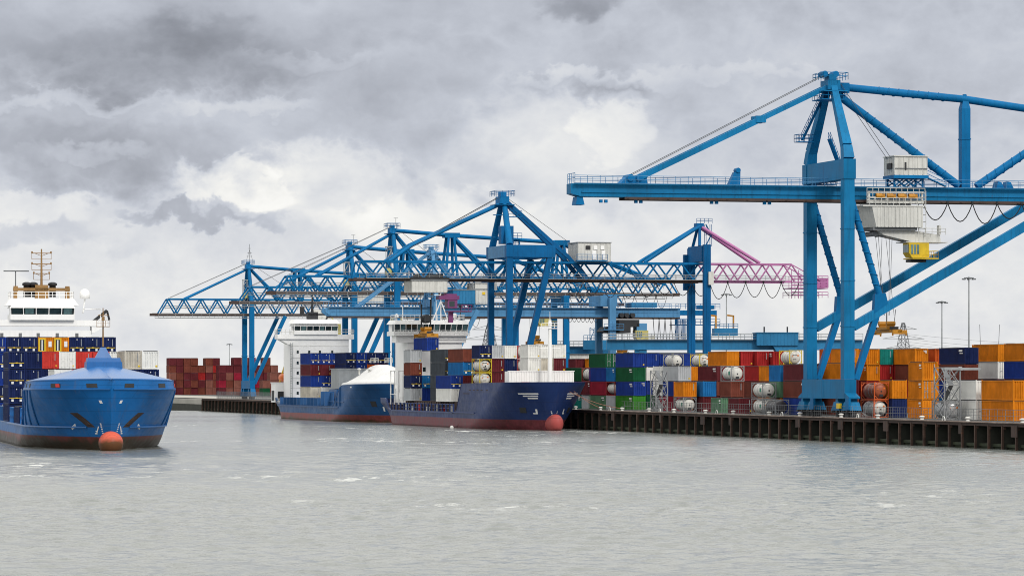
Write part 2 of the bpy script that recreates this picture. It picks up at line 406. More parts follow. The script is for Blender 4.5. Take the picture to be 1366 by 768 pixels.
# bollards on the cap
bm_ = MB(); bm_.lathe([(0, 0), (.42, 0), (.42, .1), (.26, .18), (.24, .42), (.40, .5), (.40, .62), (.2, .72), (0, .73)], n=12)
bme = bm_.mesh('bollard'); bme.materials.append(M['offwhite'])
BOL = [1364, 1291, 1230, 1171, 1122, 1067, 1026, 978, 941, 899, 866, 830, 801, 768]
for i, px in enumerate(BOL):
    o = bpy.data.objects.new('bollard', bme); COL.objects.link(o); o.location = Q(s_at(px, 1.0), 1.0, ZQ - .02)
    where = f'{ORD[i]} from the right'
    tag(o, f'white mushroom bollard on the quay edge, {where} end of its line', 'bollard', 'white bollards along the quay edge')
# pale steel hoops over the edge
hm = MB()
for i in range(8):
    t0, t1 = math.pi * i / 8, math.pi * (i + 1) / 8
    hm.tube((-.25, .55 * math.cos(t0), .55 * math.sin(t0)), (-.25, .55 * math.cos(t1), .55 * math.sin(t1)), .07, 6)
hme = hm.mesh('ladder_hoop'); hme.materials.append(M['offwhite'])
for i, px in enumerate([1261, 1146, 1045, 958, 882, 815]):
    o = bpy.data.objects.new('ladder_hoop', hme); COL.objects.link(o); o.location = Q(s_at(px, 0), 0, ZQ + .14); o.rotation_euler = (0, 0, RZQ)
    tag(o, f'pale ladder hoop arching over the quay edge, {ORD[i]} from the right', 'ladder hoop', 'pale hoops on the quay edge')
# fence behind the quay edge
def fence(s0, s1, a, h, label, gap=None, dense=.0):
    f = empty('quay_fence', Q(s0, a), RZQ, label, 'fence')
    post = MB(); wire = MB(); L_ = s1 - s0; n = int(L_ / 3.0)
    post.box(-.03, .03, -.03, .03, 0, h)
    for z in (h, h * .5, .15): wire.tube((0, 0, z), (0, L_, z), .028, 4)
    if dense:
        k = int(L_ / dense)
        for i in range(k): wire.box(-.012, .012, i * dense, i * dense + .035, .1, h)
        for z in [h * j / 4 for j in range(1, 4)]: wire.box(-.01, .01, 0, L_, z, z + .02)
    pme_ = post.mesh('post'); pme_.materials.append(M['galvdark'])
    for i in range(n + 1): p_ = bpy.data.objects.new('post', pme_); COL.objects.link(p_); p_.parent = f; p_.location = (0, i * 3.0, 0)
    wire.build('mesh_panel', M['galvdark'], f)
fence(-40, 205, 2.9, 1.75, 'grey wire mesh fence along the quay edge in front of the stacked containers', dense=1.0)
fence(455, 632, 2.9, 2.1, 'grey mesh fence along the far quay beside the leftmost blue crane', dense=.35)

# ================================================================== CONTAINERS
def corrugated(mb, a0, a1, n, put, dp=.06):
    """trapezoid corrugation strip from a0 to a1; put(u, d, k) gives the point at run u, depth d, bottom or top k"""
    st = (a1 - a0) / n; pts = []
    for i in range(n):
        u = a0 + i * st
        pts += [(u, 0), (u + st * .30, 0), (u + st * .42, dp), (u + st * .82, dp), (u + st * .95, 0)]
    pts.append((a1, 0)); o = []
    for u, d in pts: o += [put(u, d, 0), put(u, d, 1)]
    mb.add(o, [(2 * i, 2 * i + 2, 2 * i + 3, 2 * i + 1) for i in range(len(pts) - 1)])
def container_mesh(Lc, h=2.6, w=2.44):
    mb = MB(); x = w / 2; y = Lc / 2; e = .10
    for sx in (-1, 1):
        for sy in (-1, 1): mb.box(*sorted((sx * x, sx * (x - .16))), *sorted((sy * y, sy * (y - .16))), .02, h - .02)       # corner posts
        mb.box(*sorted((sx * x, sx * (x - .1))), -y + .16, y - .16, .02, .2); mb.box(*sorted((sx * x, sx * (x - .1))), -y + .16, y - .16, h - .20, h - .09)
        corrugated(mb, -y + .16, y - .16, int(Lc / .30), lambda u, d, k, sx=sx: (sx * (x - .03 - d), u, .2 if k == 0 else h - .2))
    for sy in (-1, 1):
        mb.box(-x + .16, x - .16, *sorted((sy * y, sy * (y - .1))), .02, .2); mb.box(-x + .16, x - .16, *sorted((sy * y, sy * (y - .1))), h - .20, h - .09)
        corrugated(mb, -x + .16, x - .16, 6, lambda u, d, k, sy=sy: (u, sy * (y - .02 - d), .2 if k == 0 else h - .2), .11)
    mb.box(-x + .11, x - .11, -y + .11, y - .11, h - .16, h - .10); mb.box(-x + .11, x - .11, -y + .11, y - .11, .1, .15)
    mb.mat(1); mb.box(-x + .20, x - .20, -y + .20, y - .20, h - .099, h + .004); mb.box(-x + .20, x - .20, -y + .20, y - .20, -.004, .099)  # dark inset slabs: shade of the gaps between tiers, put into the colour
    return mb.mesh('shipping_container')
CM = {20: container_mesh(6.06), 40: container_mesh(12.19)}
for me in CM.values(): me.materials.append(M['cB']); me.materials.append(M['dark'])
def door_mesh(Lc):
    """double door at the near end: two leaves, four galvanised lock rods with keepers, hinges"""
    mb = MB(); y = -Lc / 2
    for s in (-1, 1): mb.box(*sorted((s * .03, s * 1.06)), y - .012, y + .028, .21, 2.44)
    mb.mat(1)
    for xx in (-.80, -.34, .34, .80):
        mb.box(xx - .03, xx + .03, y - .075, y - .0125, .12, 2.52)
        for z in (.30, .95, 1.5, 2.3): mb.box(xx - .075, xx + .075, y - .085, y - .0745, z, z + .10)
    for xx in (-.57, .57): mb.box(xx - .22, xx + .22, y - .07, y - .013, 1.15, 1.21)
    me = mb.mesh('door'); me.materials.append(M['cB']); me.materials.append(M['galv']); return me
DM = {20: door_mesh(6.06), 40: door_mesh(12.19)}
def placard_mesh(Lc, x0, z0, w=.26, h=.24):
    mb = MB(); y = -Lc / 2; mb.box(x0, x0 + w, y - .034, y + .03, z0, z0 + h); me = mb.mesh('placard'); me.materials.append(M['label']); return me
PM = {20: placard_mesh(6.06, .70, .32), 40: placard_mesh(12.19, .70, .32)}
WM = {}
for Lc, k in ((6.06, 20), (12.19, 40)):
    mb = MB(); y = -Lc / 2
    mb.box(.35, .95, y - .034, y + .03, 2.16, 2.28); mb.box(.55, .95, y - .034, y + .03, 1.95, 2.03); mb.box(.7, .95, y - .034, y + .03, 1.78, 1.85)
    WM[k] = mb.mesh('marking'); WM[k].materials.append(M['decal'])
STM, VTM, LGM = {}, {}, {}
for Lc, k in ((6.06, 20), (12.19, 40)):
    y = -Lc / 2
    mb = MB(); mb.box(-1.08, 1.08, y - .026, y + .03, .84, .92); mb.box(-.16, .16, y - .03, y + .03, .80, .96); STM[k] = mb.mesh('stripe'); STM[k].materials.append(M['label'])
    mb = MB(); mb.box(-.78, -.44, y - .026, y + .03, .36, .70); mb.box(.44, .78, y - .026, y + .03, .36, .70); mb.box(-.07, .07, y - .026, y + .03, 2.1, 2.25); VTM[k] = mb.mesh('placard'); VTM[k].materials.append(M['decal'])
    mb = MB(); mb.box(.62, .72, y - .026, y + .03, 1.15, 2.25); LGM[k] = mb.mesh('marking'); LGM[k].materials.append(M['galv'])
mb = MB(); y = -3.03
for x0, x1, z0, z1 in ((-.8, .55, 1.45, 1.62), (-.85, -.68, 1.2, 1.62), (-.8, .7, 1.12, 1.28), (.6, .8, .72, 1.28), (-.5, .75, .68, .84), (-.35, -.2, .68, 1.0), (.1, .3, 1.62, 1.72)): mb.box(x0, x1, y - .026, y + .03, z0, z1)
LOGO = mb.mesh('logo'); LOGO.materials.append(M['logo'])
SWM = {}
for Lc, k in ((6.06, 20), (12.19, 40)):
    mb = MB(); mb.box(-1.25, -1.19, -Lc * .40, -Lc * .27, 1.95, 2.22); mb.box(-1.25, -1.19, -Lc * .42, -Lc * .30, 1.62, 1.75)
    SWM[k] = mb.mesh('marking'); SWM[k].materials.append(M['decal'])
def slot_mat(o, i, m):
    o.material_slots[i].link = 'OBJECT'; o.material_slots[i].material = m
def mesh_child(name, me, parent):
    o = bpy.data.objects.new(name, me); COL.objects.link(o); o.parent = parent; return o
NC = [0]
# what lies past the 300 largest: the far blocks and the buried bottom tiers, one object
ST = dict(v=[], f=[], m=[], s=[])
def buried(ck, ln, loc, rz, h):
    me = CM[ln]; c_, s_ = math.cos(rz), math.sin(rz); o = len(ST['v']); k = h / 2.6
    for q in me.vertices: ST['v'].append((loc[0] + c_ * q.co.x - s_ * q.co.y, loc[1] + s_ * q.co.x + c_ * q.co.y, loc[2] + q.co.z * k))
    if ck not in ST['s']: ST['s'].append(ck)
    if 'dark' not in ST['s']: ST['s'].append('dark')
    i, d = ST['s'].index(ck), ST['s'].index('dark')
    for p in me.polygons: ST['f'].append(tuple(v + o for v in p.vertices)); ST['m'].append(d if p.material_index else i)
def container(ck, ln, loc, rz, label, group, h=2.6, doors=None, parts=True):
    o = bpy.data.objects.new('shipping_container', CM[ln]); COL.objects.link(o)
    o.location = loc; o.rotation_euler = (0, 0, rz); o.scale = (1, 1, h / 2.6)
    slot_mat(o, 0, M['c' + ck]); tag(o, label, 'container', group)
    NC[0] += 1
    if parts == 'line':
        if ck in ('B', 'N', 'BB', 'D'):
            if random.random() < .7: mesh_child('stripe', STM[ln], o); mesh_child('placard', VTM[ln], o)
            mesh_child('marking', LGM[ln], o)
        else:
            if random.random() < .5: d = mesh_child('door', DM[ln], o); slot_mat(d, 0, M['c' + ck]); slot_mat(d, 1, M['c' + ck])
            mesh_child('placard', PM[ln], o); 
            if ck != 'W': mesh_child('marking', LGM[ln], o)
    elif parts:
        if doors is None: doors = random.random() < .42
        if doors:
            d = mesh_child('door', DM[ln], o); slot_mat(d, 0, M['c' + ck])
            slot_mat(d, 1, M['galv'] if random.random() < .22 else M['c' + ck])
        else:
            if random.random() < .65: mesh_child('placard', PM[ln], o)
        if ck not in ('W', 'L', 'C'):
            if random.random() < .15 and not doors: mesh_child('marking', WM[ln], o)
            elif random.random() < .5: mesh_child('marking', LGM[ln], o)
            if random.random() < .45: mesh_child('marking', SWM[ln], o)
    return o
# tank containers: a barrel in an open frame
fm = MB()
for sx in (-1, 1):
    for sy in (-1, 1): fm.box(*sorted((sx * 1.22, sx * 1.08)), *sorted((sy * 3.03, sy * 2.89)), 0, 2.6)
    for z in (.06, 2.52): fm.beam((sx * 1.15, -2.89, z), (sx * 1.15, 2.89, z), .1, .1)
for sy in (-1, 1):
    for z in (.07, 2.51): fm.beam((-1.08, sy * 2.96, z), (1.08, sy * 2.96, z), .12, .13)
    for sx in (-1, 1):
        for z0, z1 in ((.13, .62), (2.47, 1.98)): fm.beam((sx * .62, sy * 2.96, z0), (sx * 1.10, sy * 2.96, z1), .09, .09)
FRM = fm.mesh('frame'); FRM.materials.append(M['framegrey'])
tm = MB()
prof = [(0, -2.86), (.5, -2.83), (.85, -2.72), (1.05, -2.52), (1.10, -2.35), (1.10, 2.35), (1.05, 2.52), (.85, 2.72), (.5, 2.83), (0, 2.86)]
tm.lathe(prof, (0, 0, 1.30), 24, 'y')
TKM = tm.mesh('tank'); TKM.materials.append(M['tankwhite'])
mb = MB(); mb.lathe([(0, 2.36), (.3, 2.36), (.32, 2.5), (0, 2.52)], n=12); mb.box(-.5, .5, -1.4, 1.4, 2.40, 2.43); HM = mb.mesh('hatch'); HM.materials.append(M['galv'])
mb = MB(); mb.box(-.28, .28, -2.885, -2.80, .45, .80); mb.box(-.10, .12, -2.87, -2.80, 1.1, 1.35); PLM = mb.mesh('valve_box'); PLM.materials.append(M['dark'])
mb = MB()
for yy in (-1.5, 0, 1.5): mb.lathe([(1.104, yy - .05), (1.125, yy - .04), (1.125, yy + .04), (1.104, yy + .05)], (0, 0, 1.30), 24, 'y')
BDM = mb.mesh('band'); BDM.materials.append(M['galv'])
TK = {'Tw': ('white barrel', 'tankwhite', 'framegrey'), 'Ty': ('yellow framed white', 'tankwhite', 'frameyellow'), 'To': ('orange framed white', 'tankwhite', 'frameorange'),
      'Tr': ('rust red', 'tankorange', 'frameorange'), 'Ts': ('silver barrel', 'silver', 'framegrey'), 'Td': ('dark barrel', 'tankdark', 'framegrey'), 'Tm': ('red framed', 'tankwhite', 'framered')}
mb = MB(); mb.box(.35, .62, -2.87, -2.66, 1.55, 1.78); mb.box(-.62, -.45, -2.87, -2.66, 1.45, 1.6); STK = mb.mesh('sticker'); STK.materials.append(M['sticker'])
mb = MB(); mb.box(-1.12, -1.06, -2.0, -1.1, 1.05, 1.65); GRM = mb.mesh('side_label'); GRM.materials.append(M['greenmark'])
mb = MB(); mb.box(-.55, -.15, -2.87, -2.66, 1.75, 1.85); mb.box(-.1, .3, -2.87, -2.66, 1.75, 1.85); mb.box(-.45, .15, -2.87, -2.70, .95, 1.05); TXM = mb.mesh('text_mark'); TXM.materials.append(M['black'])
def tank(tk, loc, rz, label, group, h=2.6):
    e = empty('tank_container', loc, rz, label, 'tank container', group); e.scale = (1, 1, (h - .06) / 2.6)
    o = mesh_child('frame', FRM, e); slot_mat(o, 0, M[TK[tk][2]])
    o = mesh_child('tank', TKM, e); slot_mat(o, 0, M[TK[tk][1]])
    mesh_child('band', BDM, o); mesh_child('hatch', HM, o)
    if random.random() < .6: mesh_child('valve_box', PLM, o)
    if tk in ('Ty', 'Tm', 'Ts') or random.random() < .4: mesh_child('sticker', STK, o)
    if tk == 'Tw' and random.random() < .6: mesh_child('side_label', GRM, o)
    if tk in ('Ty', 'Tm'): mesh_child('text_mark', TXM, o)
    return e
def name_of(k): return TK[k][0] + ' tank' if k in TK else CC[k][0] + ' container'
def tierword(i, n):
    if n == 1: return 'alone'
    return 'bottom' if i == 0 else ('topmost' if i == n - 1 else ['', 'second from bottom', 'third from bottom', 'fourth from bottom'][i])
def put_unit(k, ln, loc, rz, label, group, h, **kw):
    if k in TK: tank(k, loc, rz, label, group, h)
    else: container(k, ln, loc, rz, label, group, h, **kw)

# quay-side stacks: c = pixel column of the near corner in the photograph, a = distance of the stack's waterside face from the quay edge
FRONT_RIGHT = [(1166, 8, 20, ['To', 'Tr'], 2.75), (1190, 10.5, 20, ['N', 'O'], 2.9), (1230, 10, 20, ['O', 'O', 'O'], 2.85), (1262, 6.6, 20, ['Ts'], 2.85), (1302, 10, 40, ['W', 'W'], 2.9), (1351, 10, 40, ['O', 'O'], 2.9)]
FRONT_LEFT = [(1124, 14, 40, ['Br', 'M', 'O'], 2.85), (1076, 10, 40, ['B', 'Br', 'M'], 2.8), (1041, 10, 20, ['O', 'S', 'BB'], 2.75), (1034, 6.6, 20, ['Td'], 2.6), (1017, 6.8, 20, ['Tw', 'Tw'], 2.7), (986, 6.9, 20, ['M'], 2.65), (975, 10, 20, ['Br', 'Br', 'Tw'], 2.75),
              (962, 7, 20, ['S'], 2.65), (938, 10, 20, ['M', 'BB'], 2.75), (912, 7, 20, ['Tw', 'O'], 2.7), (905, 10, 40, ['Cr', 'B', 'L'], 2.75), (884, 10, 20, ['Tw', 'W', 'W'], 2.75), (845, 10, 40, ['BG', 'B', 'G', 'B'], 2.7),
              (820, 10, 20, ['L', 'Tm', 'BB'], 2.7), (808, 10, 40, ['S', 'Cr', 'B', 'G'], 2.7), (787, 10, 20, ['L', 'M', 'Tm'], 2.7), (776, 10, 40, ['T', 'M', 'G'], 2.7), (752, 10, 40, ['M', 'N', 'B'], 2.7)]
REAR_RIGHT = [(1156, 36, 20, ['M', 'R', 'O', 'O'], 2.8), (1174, 38.6, 20, ['R', 'M', 'R', 'T'], 2.8), (1194, 41.2, 20, ['O', 'R', 'R'], 2.8), (1221, 41.2, 40, ['O', 'R', 'Br', 'O'], 2.8), (1247, 46, 40, ['O', 'O', 'O', 'OR'], 2.8),
              (1287, 41, 40, ['BB', 'B', 'Br', 'N'], 2.8), (1331, 48, 40, ['O', 'R', 'W', 'O'], 2.95), (1376, 46, 40, ['O', 'O', 'B', 'O'], 2.95)]
REAR_LEFT = [(1108, 30, 20, ['Br', 'R', 'N', 'OR'], 2.8), (1128, 30, 40, ['Br', 'M', 'Br', 'O'], 2.8), (1053, 30, 20, ['R', 'M', 'R', 'Ty'], 2.8), (1040, 20, 40, ['O', 'Br', 'O'], 2.75), (1012, 20, 40, ['Br', 'Br', 'R'], 2.75),
             (1032, 36.2, 40, ['R', 'R', 'R', 'R'], 2.78), (1010, 33.6, 40, ['R', 'R', 'M', 'R'], 2.78), (989, 31, 40, ['R', 'M', 'R', 'R'], 2.78), (970, 28.4, 40, ['O', 'M', 'R', 'O'], 2.78), (957, 20, 40, ['M', 'Br', 'M'], 2.75),
             (933, 30, 20, ['N', 'N', 'B', 'Ty'], 2.7), (911, 32, 20, ['B', 'B', 'O', 'B'], 2.75), (896, 26, 20, ['M', 'O', 'C', 'Tw'], 2.7), (921, 20, 20, ['O', 'Br', 'O'], 2.75), (880, 26, 20, ['B', 'N', 'B', 'B'], 2.72), (863, 23, 40, ['G', 'B', 'W', 'B'], 2.75),
             (790, 30, 20, ['M', 'Br', 'G', 'O'], 2.55), (768, 28, 20, ['N', 'M', 'B', 'M'], 2.55), (757, 26, 20, ['B', 'M', 'Tw'], 2.6), (740, 26, 20, ['B', 'Br', 'N', 'B'], 2.6), (722, 24, 20, ['M', 'N', 'M', 'Br'], 2.6)]
def stack_rows(rows, where, group):
    for i, (c, a, ln, cols, h) in enumerate(rows):
        s = s_at(c, a); Lc = 6.06 if ln == 20 else 12.19
        for t, k in enumerate(cols):
            p = Q(s + Lc / 2 + random.uniform(-.06, .06), a + 1.22 + random.uniform(-.05, .05), ZQ + .02 + t * h)
            lab = f'{name_of(k)}, {tierword(t, len(cols))} in the {ORD[i]} {where}' if len(cols) > 1 else f'{name_of(k)} standing alone as the {ORD[i]} {where}'
            if where.startswith('rear') and t < 2 and k not in TK: buried(k, ln, p, RZQ, h)
            else: put_unit(k, ln, p, RZQ, lab, group, h)
FRONT_LEFT.sort(key=lambda r: -r[0]); REAR_LEFT.sort(key=lambda r: -r[0])
def stack_rows2(rows, where, group):           # more than twenty stacks: count on in words
    stack_rows(rows[:20], where, group)
    rest = rows[20:]
    if rest: stack_rows(rest, where.replace('left of the near crane', 'beside the dark blue bow'), group)
stack_rows(FRONT_RIGHT, 'front stack right of the near crane', 'containers stacked on the quay')
stack_rows2(FRONT_LEFT, 'front stack left of the near crane', 'containers stacked on the quay')
stack_rows(REAR_RIGHT, 'rear stack right of the near crane', 'containers stacked on the quay')
stack_rows2(REAR_LEFT, 'rear stack left of the near crane', 'containers stacked on the quay')

# far stacks at the left, beyond the bow of the near blue ship
def far_block(s, a0, n, tiers, cols, where, ln, h=2.6):
    rnd = random.Random(int(s) * 7 + n)
    for i in range(n):
        nt_ = tiers[i % len(tiers)]
        for t in range(nt_):
            k = cols[(i * 5 + t * 3 + rnd.randrange(len(cols))) % len(cols)]
            p = Q(s + rnd.uniform(-.2, .2), a0 + i * 2.62, ZQ + .02 + t * h)
            buried(k, ln, p, RZQ, h)
far_block(880, 30.5, 7, [5, 5, 5, 5, 4, 5, 5], ['M', 'M', 'Br', 'M', 'P', 'M', 'Br', 'M', 'R', 'M'], 'far maroon block beyond the near bow', 20)
far_block(850, 43.0, 8, [4, 4, 5, 5, 5, 4, 5], ['Br', 'M', 'P', 'M', 'Br', 'M', 'Cr', 'M', 'P'], 'second far maroon block', 20)
far_block(790, 47.0, 4, [2, 3, 3, 3], ['G', 'M', 'P', 'P'], 'low block behind the leftmost crane', 20)
far_block(800, 58, 7, [4, 4, 4, 3, 3, 4, 3], ['N', 'N', 'B', 'C', 'N', 'M'], 'dark block left of the middle ship', 20)

me = bpy.data.meshes.new('background_containers'); me.from_pydata(ST['v'], [], ST['f']); me.polygons.foreach_set('material_index', ST['m'])
for k in ST['s']: me.materials.append(M['dark' if k == 'dark' else 'c' + k])
me.update(); o = bpy.data.objects.new('background_containers', me); COL.objects.link(o); tag(o, kind='stuff')

# ================================================================== CRANES (local x inland, y along the quay, z above the quay)
A0 = 4.0
def bogies(root, x, y, mat):
    for sy in (-1, 1):
        b = MB()
        b.prism([(x - .75, y + sy * 1.6 - 1.3, .9), (x + .75, y + sy * 1.6 - 1.3, .9), (x + .75, y + sy * 1.6 + 1.3, .9), (x - .75, y + sy * 1.6 + 1.3, .9)],
                [(x - .6, y + sy * 1.6 - .6, 3.0), (x + .6, y + sy * 1.6 - .6, 3.0), (x + .6, y + sy * 1.6 + .6, 3.0), (x - .6, y + sy * 1.6 + .6, 3.0)])
        o = b.build('bogie', mat, root)
        w = MB()
        for k in (-.85, .85): w.tube((x - .3, y + sy * 1.6 + k, .42), (x + .3, y + sy * 1.6 + k, .42), .42, 12)
        w.build('wheel_pair', M['dark'], o)
def sill(root, x, w, z0, z1, mat, th=1.3):
    b = MB(); b.box(x - th / 2 - .05, x + th / 2 + .05, -w / 2 - 1.2, w / 2 + 1.2, z0, z1); b.build('sill_beam', mat, root)
    for y in (-w / 2, w / 2): bogies(root, x, y, mat)
def lattice(x0, x1, zb, zt, hw, pitch, tip0=0.0, tip1=0.0, r=.22, ch=.42):
    """box truss along x: two bottom rails, two top chords, zigzag webs and cross bars"""
    b = MB()
    for y in (-hw, hw):
        b.beam((x0 + tip0, y, zt), (x1 - tip1, y, zt), ch, ch)
        n = max(2, round((x1 - tip1 - x0 - tip0) / pitch)); st = (x1 - tip1 - x0 - tip0) / n
        for i in range(n):
            xa = x0 + tip0 + i * st; xm = xa + st / 2
            b.tube((xa, y, zt), (xm, y, zb), r, 6, caps=False); b.tube((xm, y, zb), (xa + st, y, zt), r, 6, caps=False)
        if tip0: b.tube((x0 + tip0, y, zt), (x0 + tip0 - min(tip0, st / 2) , y, zb), r, 6, caps=False)
        if tip1: b.tube((x1 - tip1, y, zt), (x1 - tip1 + min(tip1, st / 2), y, zb), r, 6, caps=False)
    for i in range(n + 1):
        xa = x0 + tip0 + i * st; b.tube((xa, -hw, zt), (xa, hw, zt), r * .8, 4, caps=False)
        if i < n: b.tube((xa, -hw, zt), (xa + st, hw, zt), r * .5, 4, caps=False)
    return b
def rails_of(x0, x1, zb, hw, w=.5, h=.75):
    b = MB()
    for y in (-hw, hw): b.box(x0, x1, y - w / 2, y + w / 2, zb - h, zb - .02)
    return b
def festoon(x0, x1, z, sag, n, y, r=.07):
    b = MB(); rr = random.Random(int(x0 * 10))
    st = (x1 - x0) / n
    for i in range(n):
        sg = sag * rr.uniform(.8, 1.1); pts = [(x0 + st * (i + k / 8), y, z - sg * (1 - (2 * k / 8 - 1) ** 2)) for k in range(9)]
        b.path(pts, r)
        b.box(x0 + st * i - .15, x0 + st * i + .15, y - .12, y + .12, z - .1, z + .35)
    return b
def cladding_house(root, name, x0, x1, y0, y1, z0, z1, mat, roofmat=None, windows=(), ribs=True):
    b = MB(); b.box(x0, x1, y0, y1, z0, z1)
    if ribs:
        n = int((x1 - x0) / .7)
        for i in range(n + 1):
            x = x0 + (x1 - x0) * i / n; b.box(max(x0, x - .06), min(x1, x + .06), y0 - .07, y0 - .001, z0 + .1, z1 - .1)
        n = int((y1 - y0) / .7)
        for i in range(n + 1):
            y = y0 + (y1 - y0) * i / n; b.box(x0 - .07, x0 - .001, max(y0, y - .06), min(y1, y + .06), z0 + .1, z1 - .1)
    h = b.build(name, mat, root)
    r = MB(); r.box(x0 - .2, x1 + .2, y0 - .2, y1 + .2, z1 + .003, z1 + .16); r.build('roof', roofmat or M['galv'], h)
    for wx0, wx1, wz0, wz1, m in windows:
        w = MB(); w.box(wx0, wx1, y0 - .13, y0 - .072, wz0, wz1); w.build('vent' if m == 'dark' else 'door', M[m], h)
    return h
def cab(root, x0, x1, y0, y1, z0, z1, mat):
    b = MB(); b.extrude([(x0 + .5, z0), (x1, z0), (x1, z1), (x0, z1), (x0, z0 + .7)], 1, y0, y1); c = b.build('operator_cab', mat, root)
    w = MB(); mid = (z0 + z1) / 2
    xm = x0 + (x1 - x0) * .52
    w.box(x0 + .25, xm, y0 - .05, y0 - .002, z0 + .55, z1 - .3); w.box(x0 - .05, x0 - .002, y0 + .2, y1 - .2, z0 + .8, z1 - .3)
    w.build('cab_window', M['glass_tint'], c)
    f = MB(); 
    for t in (0.0, .33, .66, 1.0):
        xx = x0 + .25 + (xm - x0 - .25) * t; f.box(xx - .05, xx + .05, y0 - .09, y0 - .051, z0 + .5, z1 - .25)
    f.build('window_frame', mat, c)
    p = MB(); p.box(x0 + .3, x1 + 1.3, y0 - .8, y1 + .6, z0 - .25, z0 - .08)
    for q in ((x0 + .3, y0 - .8), (x1 + 1.3, y0 - .8)): pass
    railing(p, (x1 - .8, y0 - .78, z0 - .08), (x1 + 1.25, y0 - .78, z0 - .08), 1.1, .7); railing(p, (x1 + 1.25, y0 - .78, z0 - .08), (x1 + 1.25, y1 + .5, z0 - .08), 1.1, 1.0)
    p.build('cab_platform', mat, c)
    return c
def cage(mb, x, y, z0, z1, w=1.0, d=1.6):
    """stair cage: four posts, ring landings and a zig-zag flight"""
    for i, j in ((-1, -1), (1, -1), (1, 1), (-1, 1)): mb.tube((x + i * w, y + j * d, z0), (x + i * w, y + j * d, z1), .06, 4, caps=False)
    z = z0; k = 1
    while z < z1 - .1:
        for a, b in (((-w, -d), (w, -d)), ((w, -d), (w, d)), ((w, d), (-w, d)), ((-w, d), (-w, -d))):
            mb.tube((x + a[0], y + a[1], z), (x + b[0], y + b[1], z), .05, 4, caps=False)
        zz = min(z + 2.4, z1)
        mb.beam((x - w * k, y - d * .6, z), (x + w * k, y - d * .6, zz), .5, .12); k = -k; z += 2.4
def head_gear(root, x, z, mat, s=1.0, n_pul=2):
    b = MB(); b.box(x - 1.0 * s, x + 1.0 * s, -1.9 * s, 1.9 * s, z - 1.6 * s, z - .1); b.box(x - .6 * s, x + .6 * s, -1.2 * s, 1.2 * s, z - .1, z + .9 * s)
    o = b.build('apex_head', mat, root)
    p = MB(); p.box(x - 2.0 * s, x + 2.0 * s, -2.6 * s, 2.6 * s, z - 1.9 * s, z - 1.75 * s)
    for c0, c1 in (((-2, -2.6), (2, -2.6)), ((2, -2.6), (2, 2.6)), ((-2, -2.6), (-2, 2.6)), ((-2, 2.6), (2, 2.6))):
        railing(p, (x + c0[0] * s, c0[1] * s, z - .05), (x + c1[0] * s, c1[1] * s, z - .05), 1.1, 1.2, .05)
    p.build('apex_platform', mat, o)
    return o
def ropes(pairs, r=.045):
    b = MB()
    for p, q in pairs: b.tube(p, q, r, 4, caps=False)
    return b

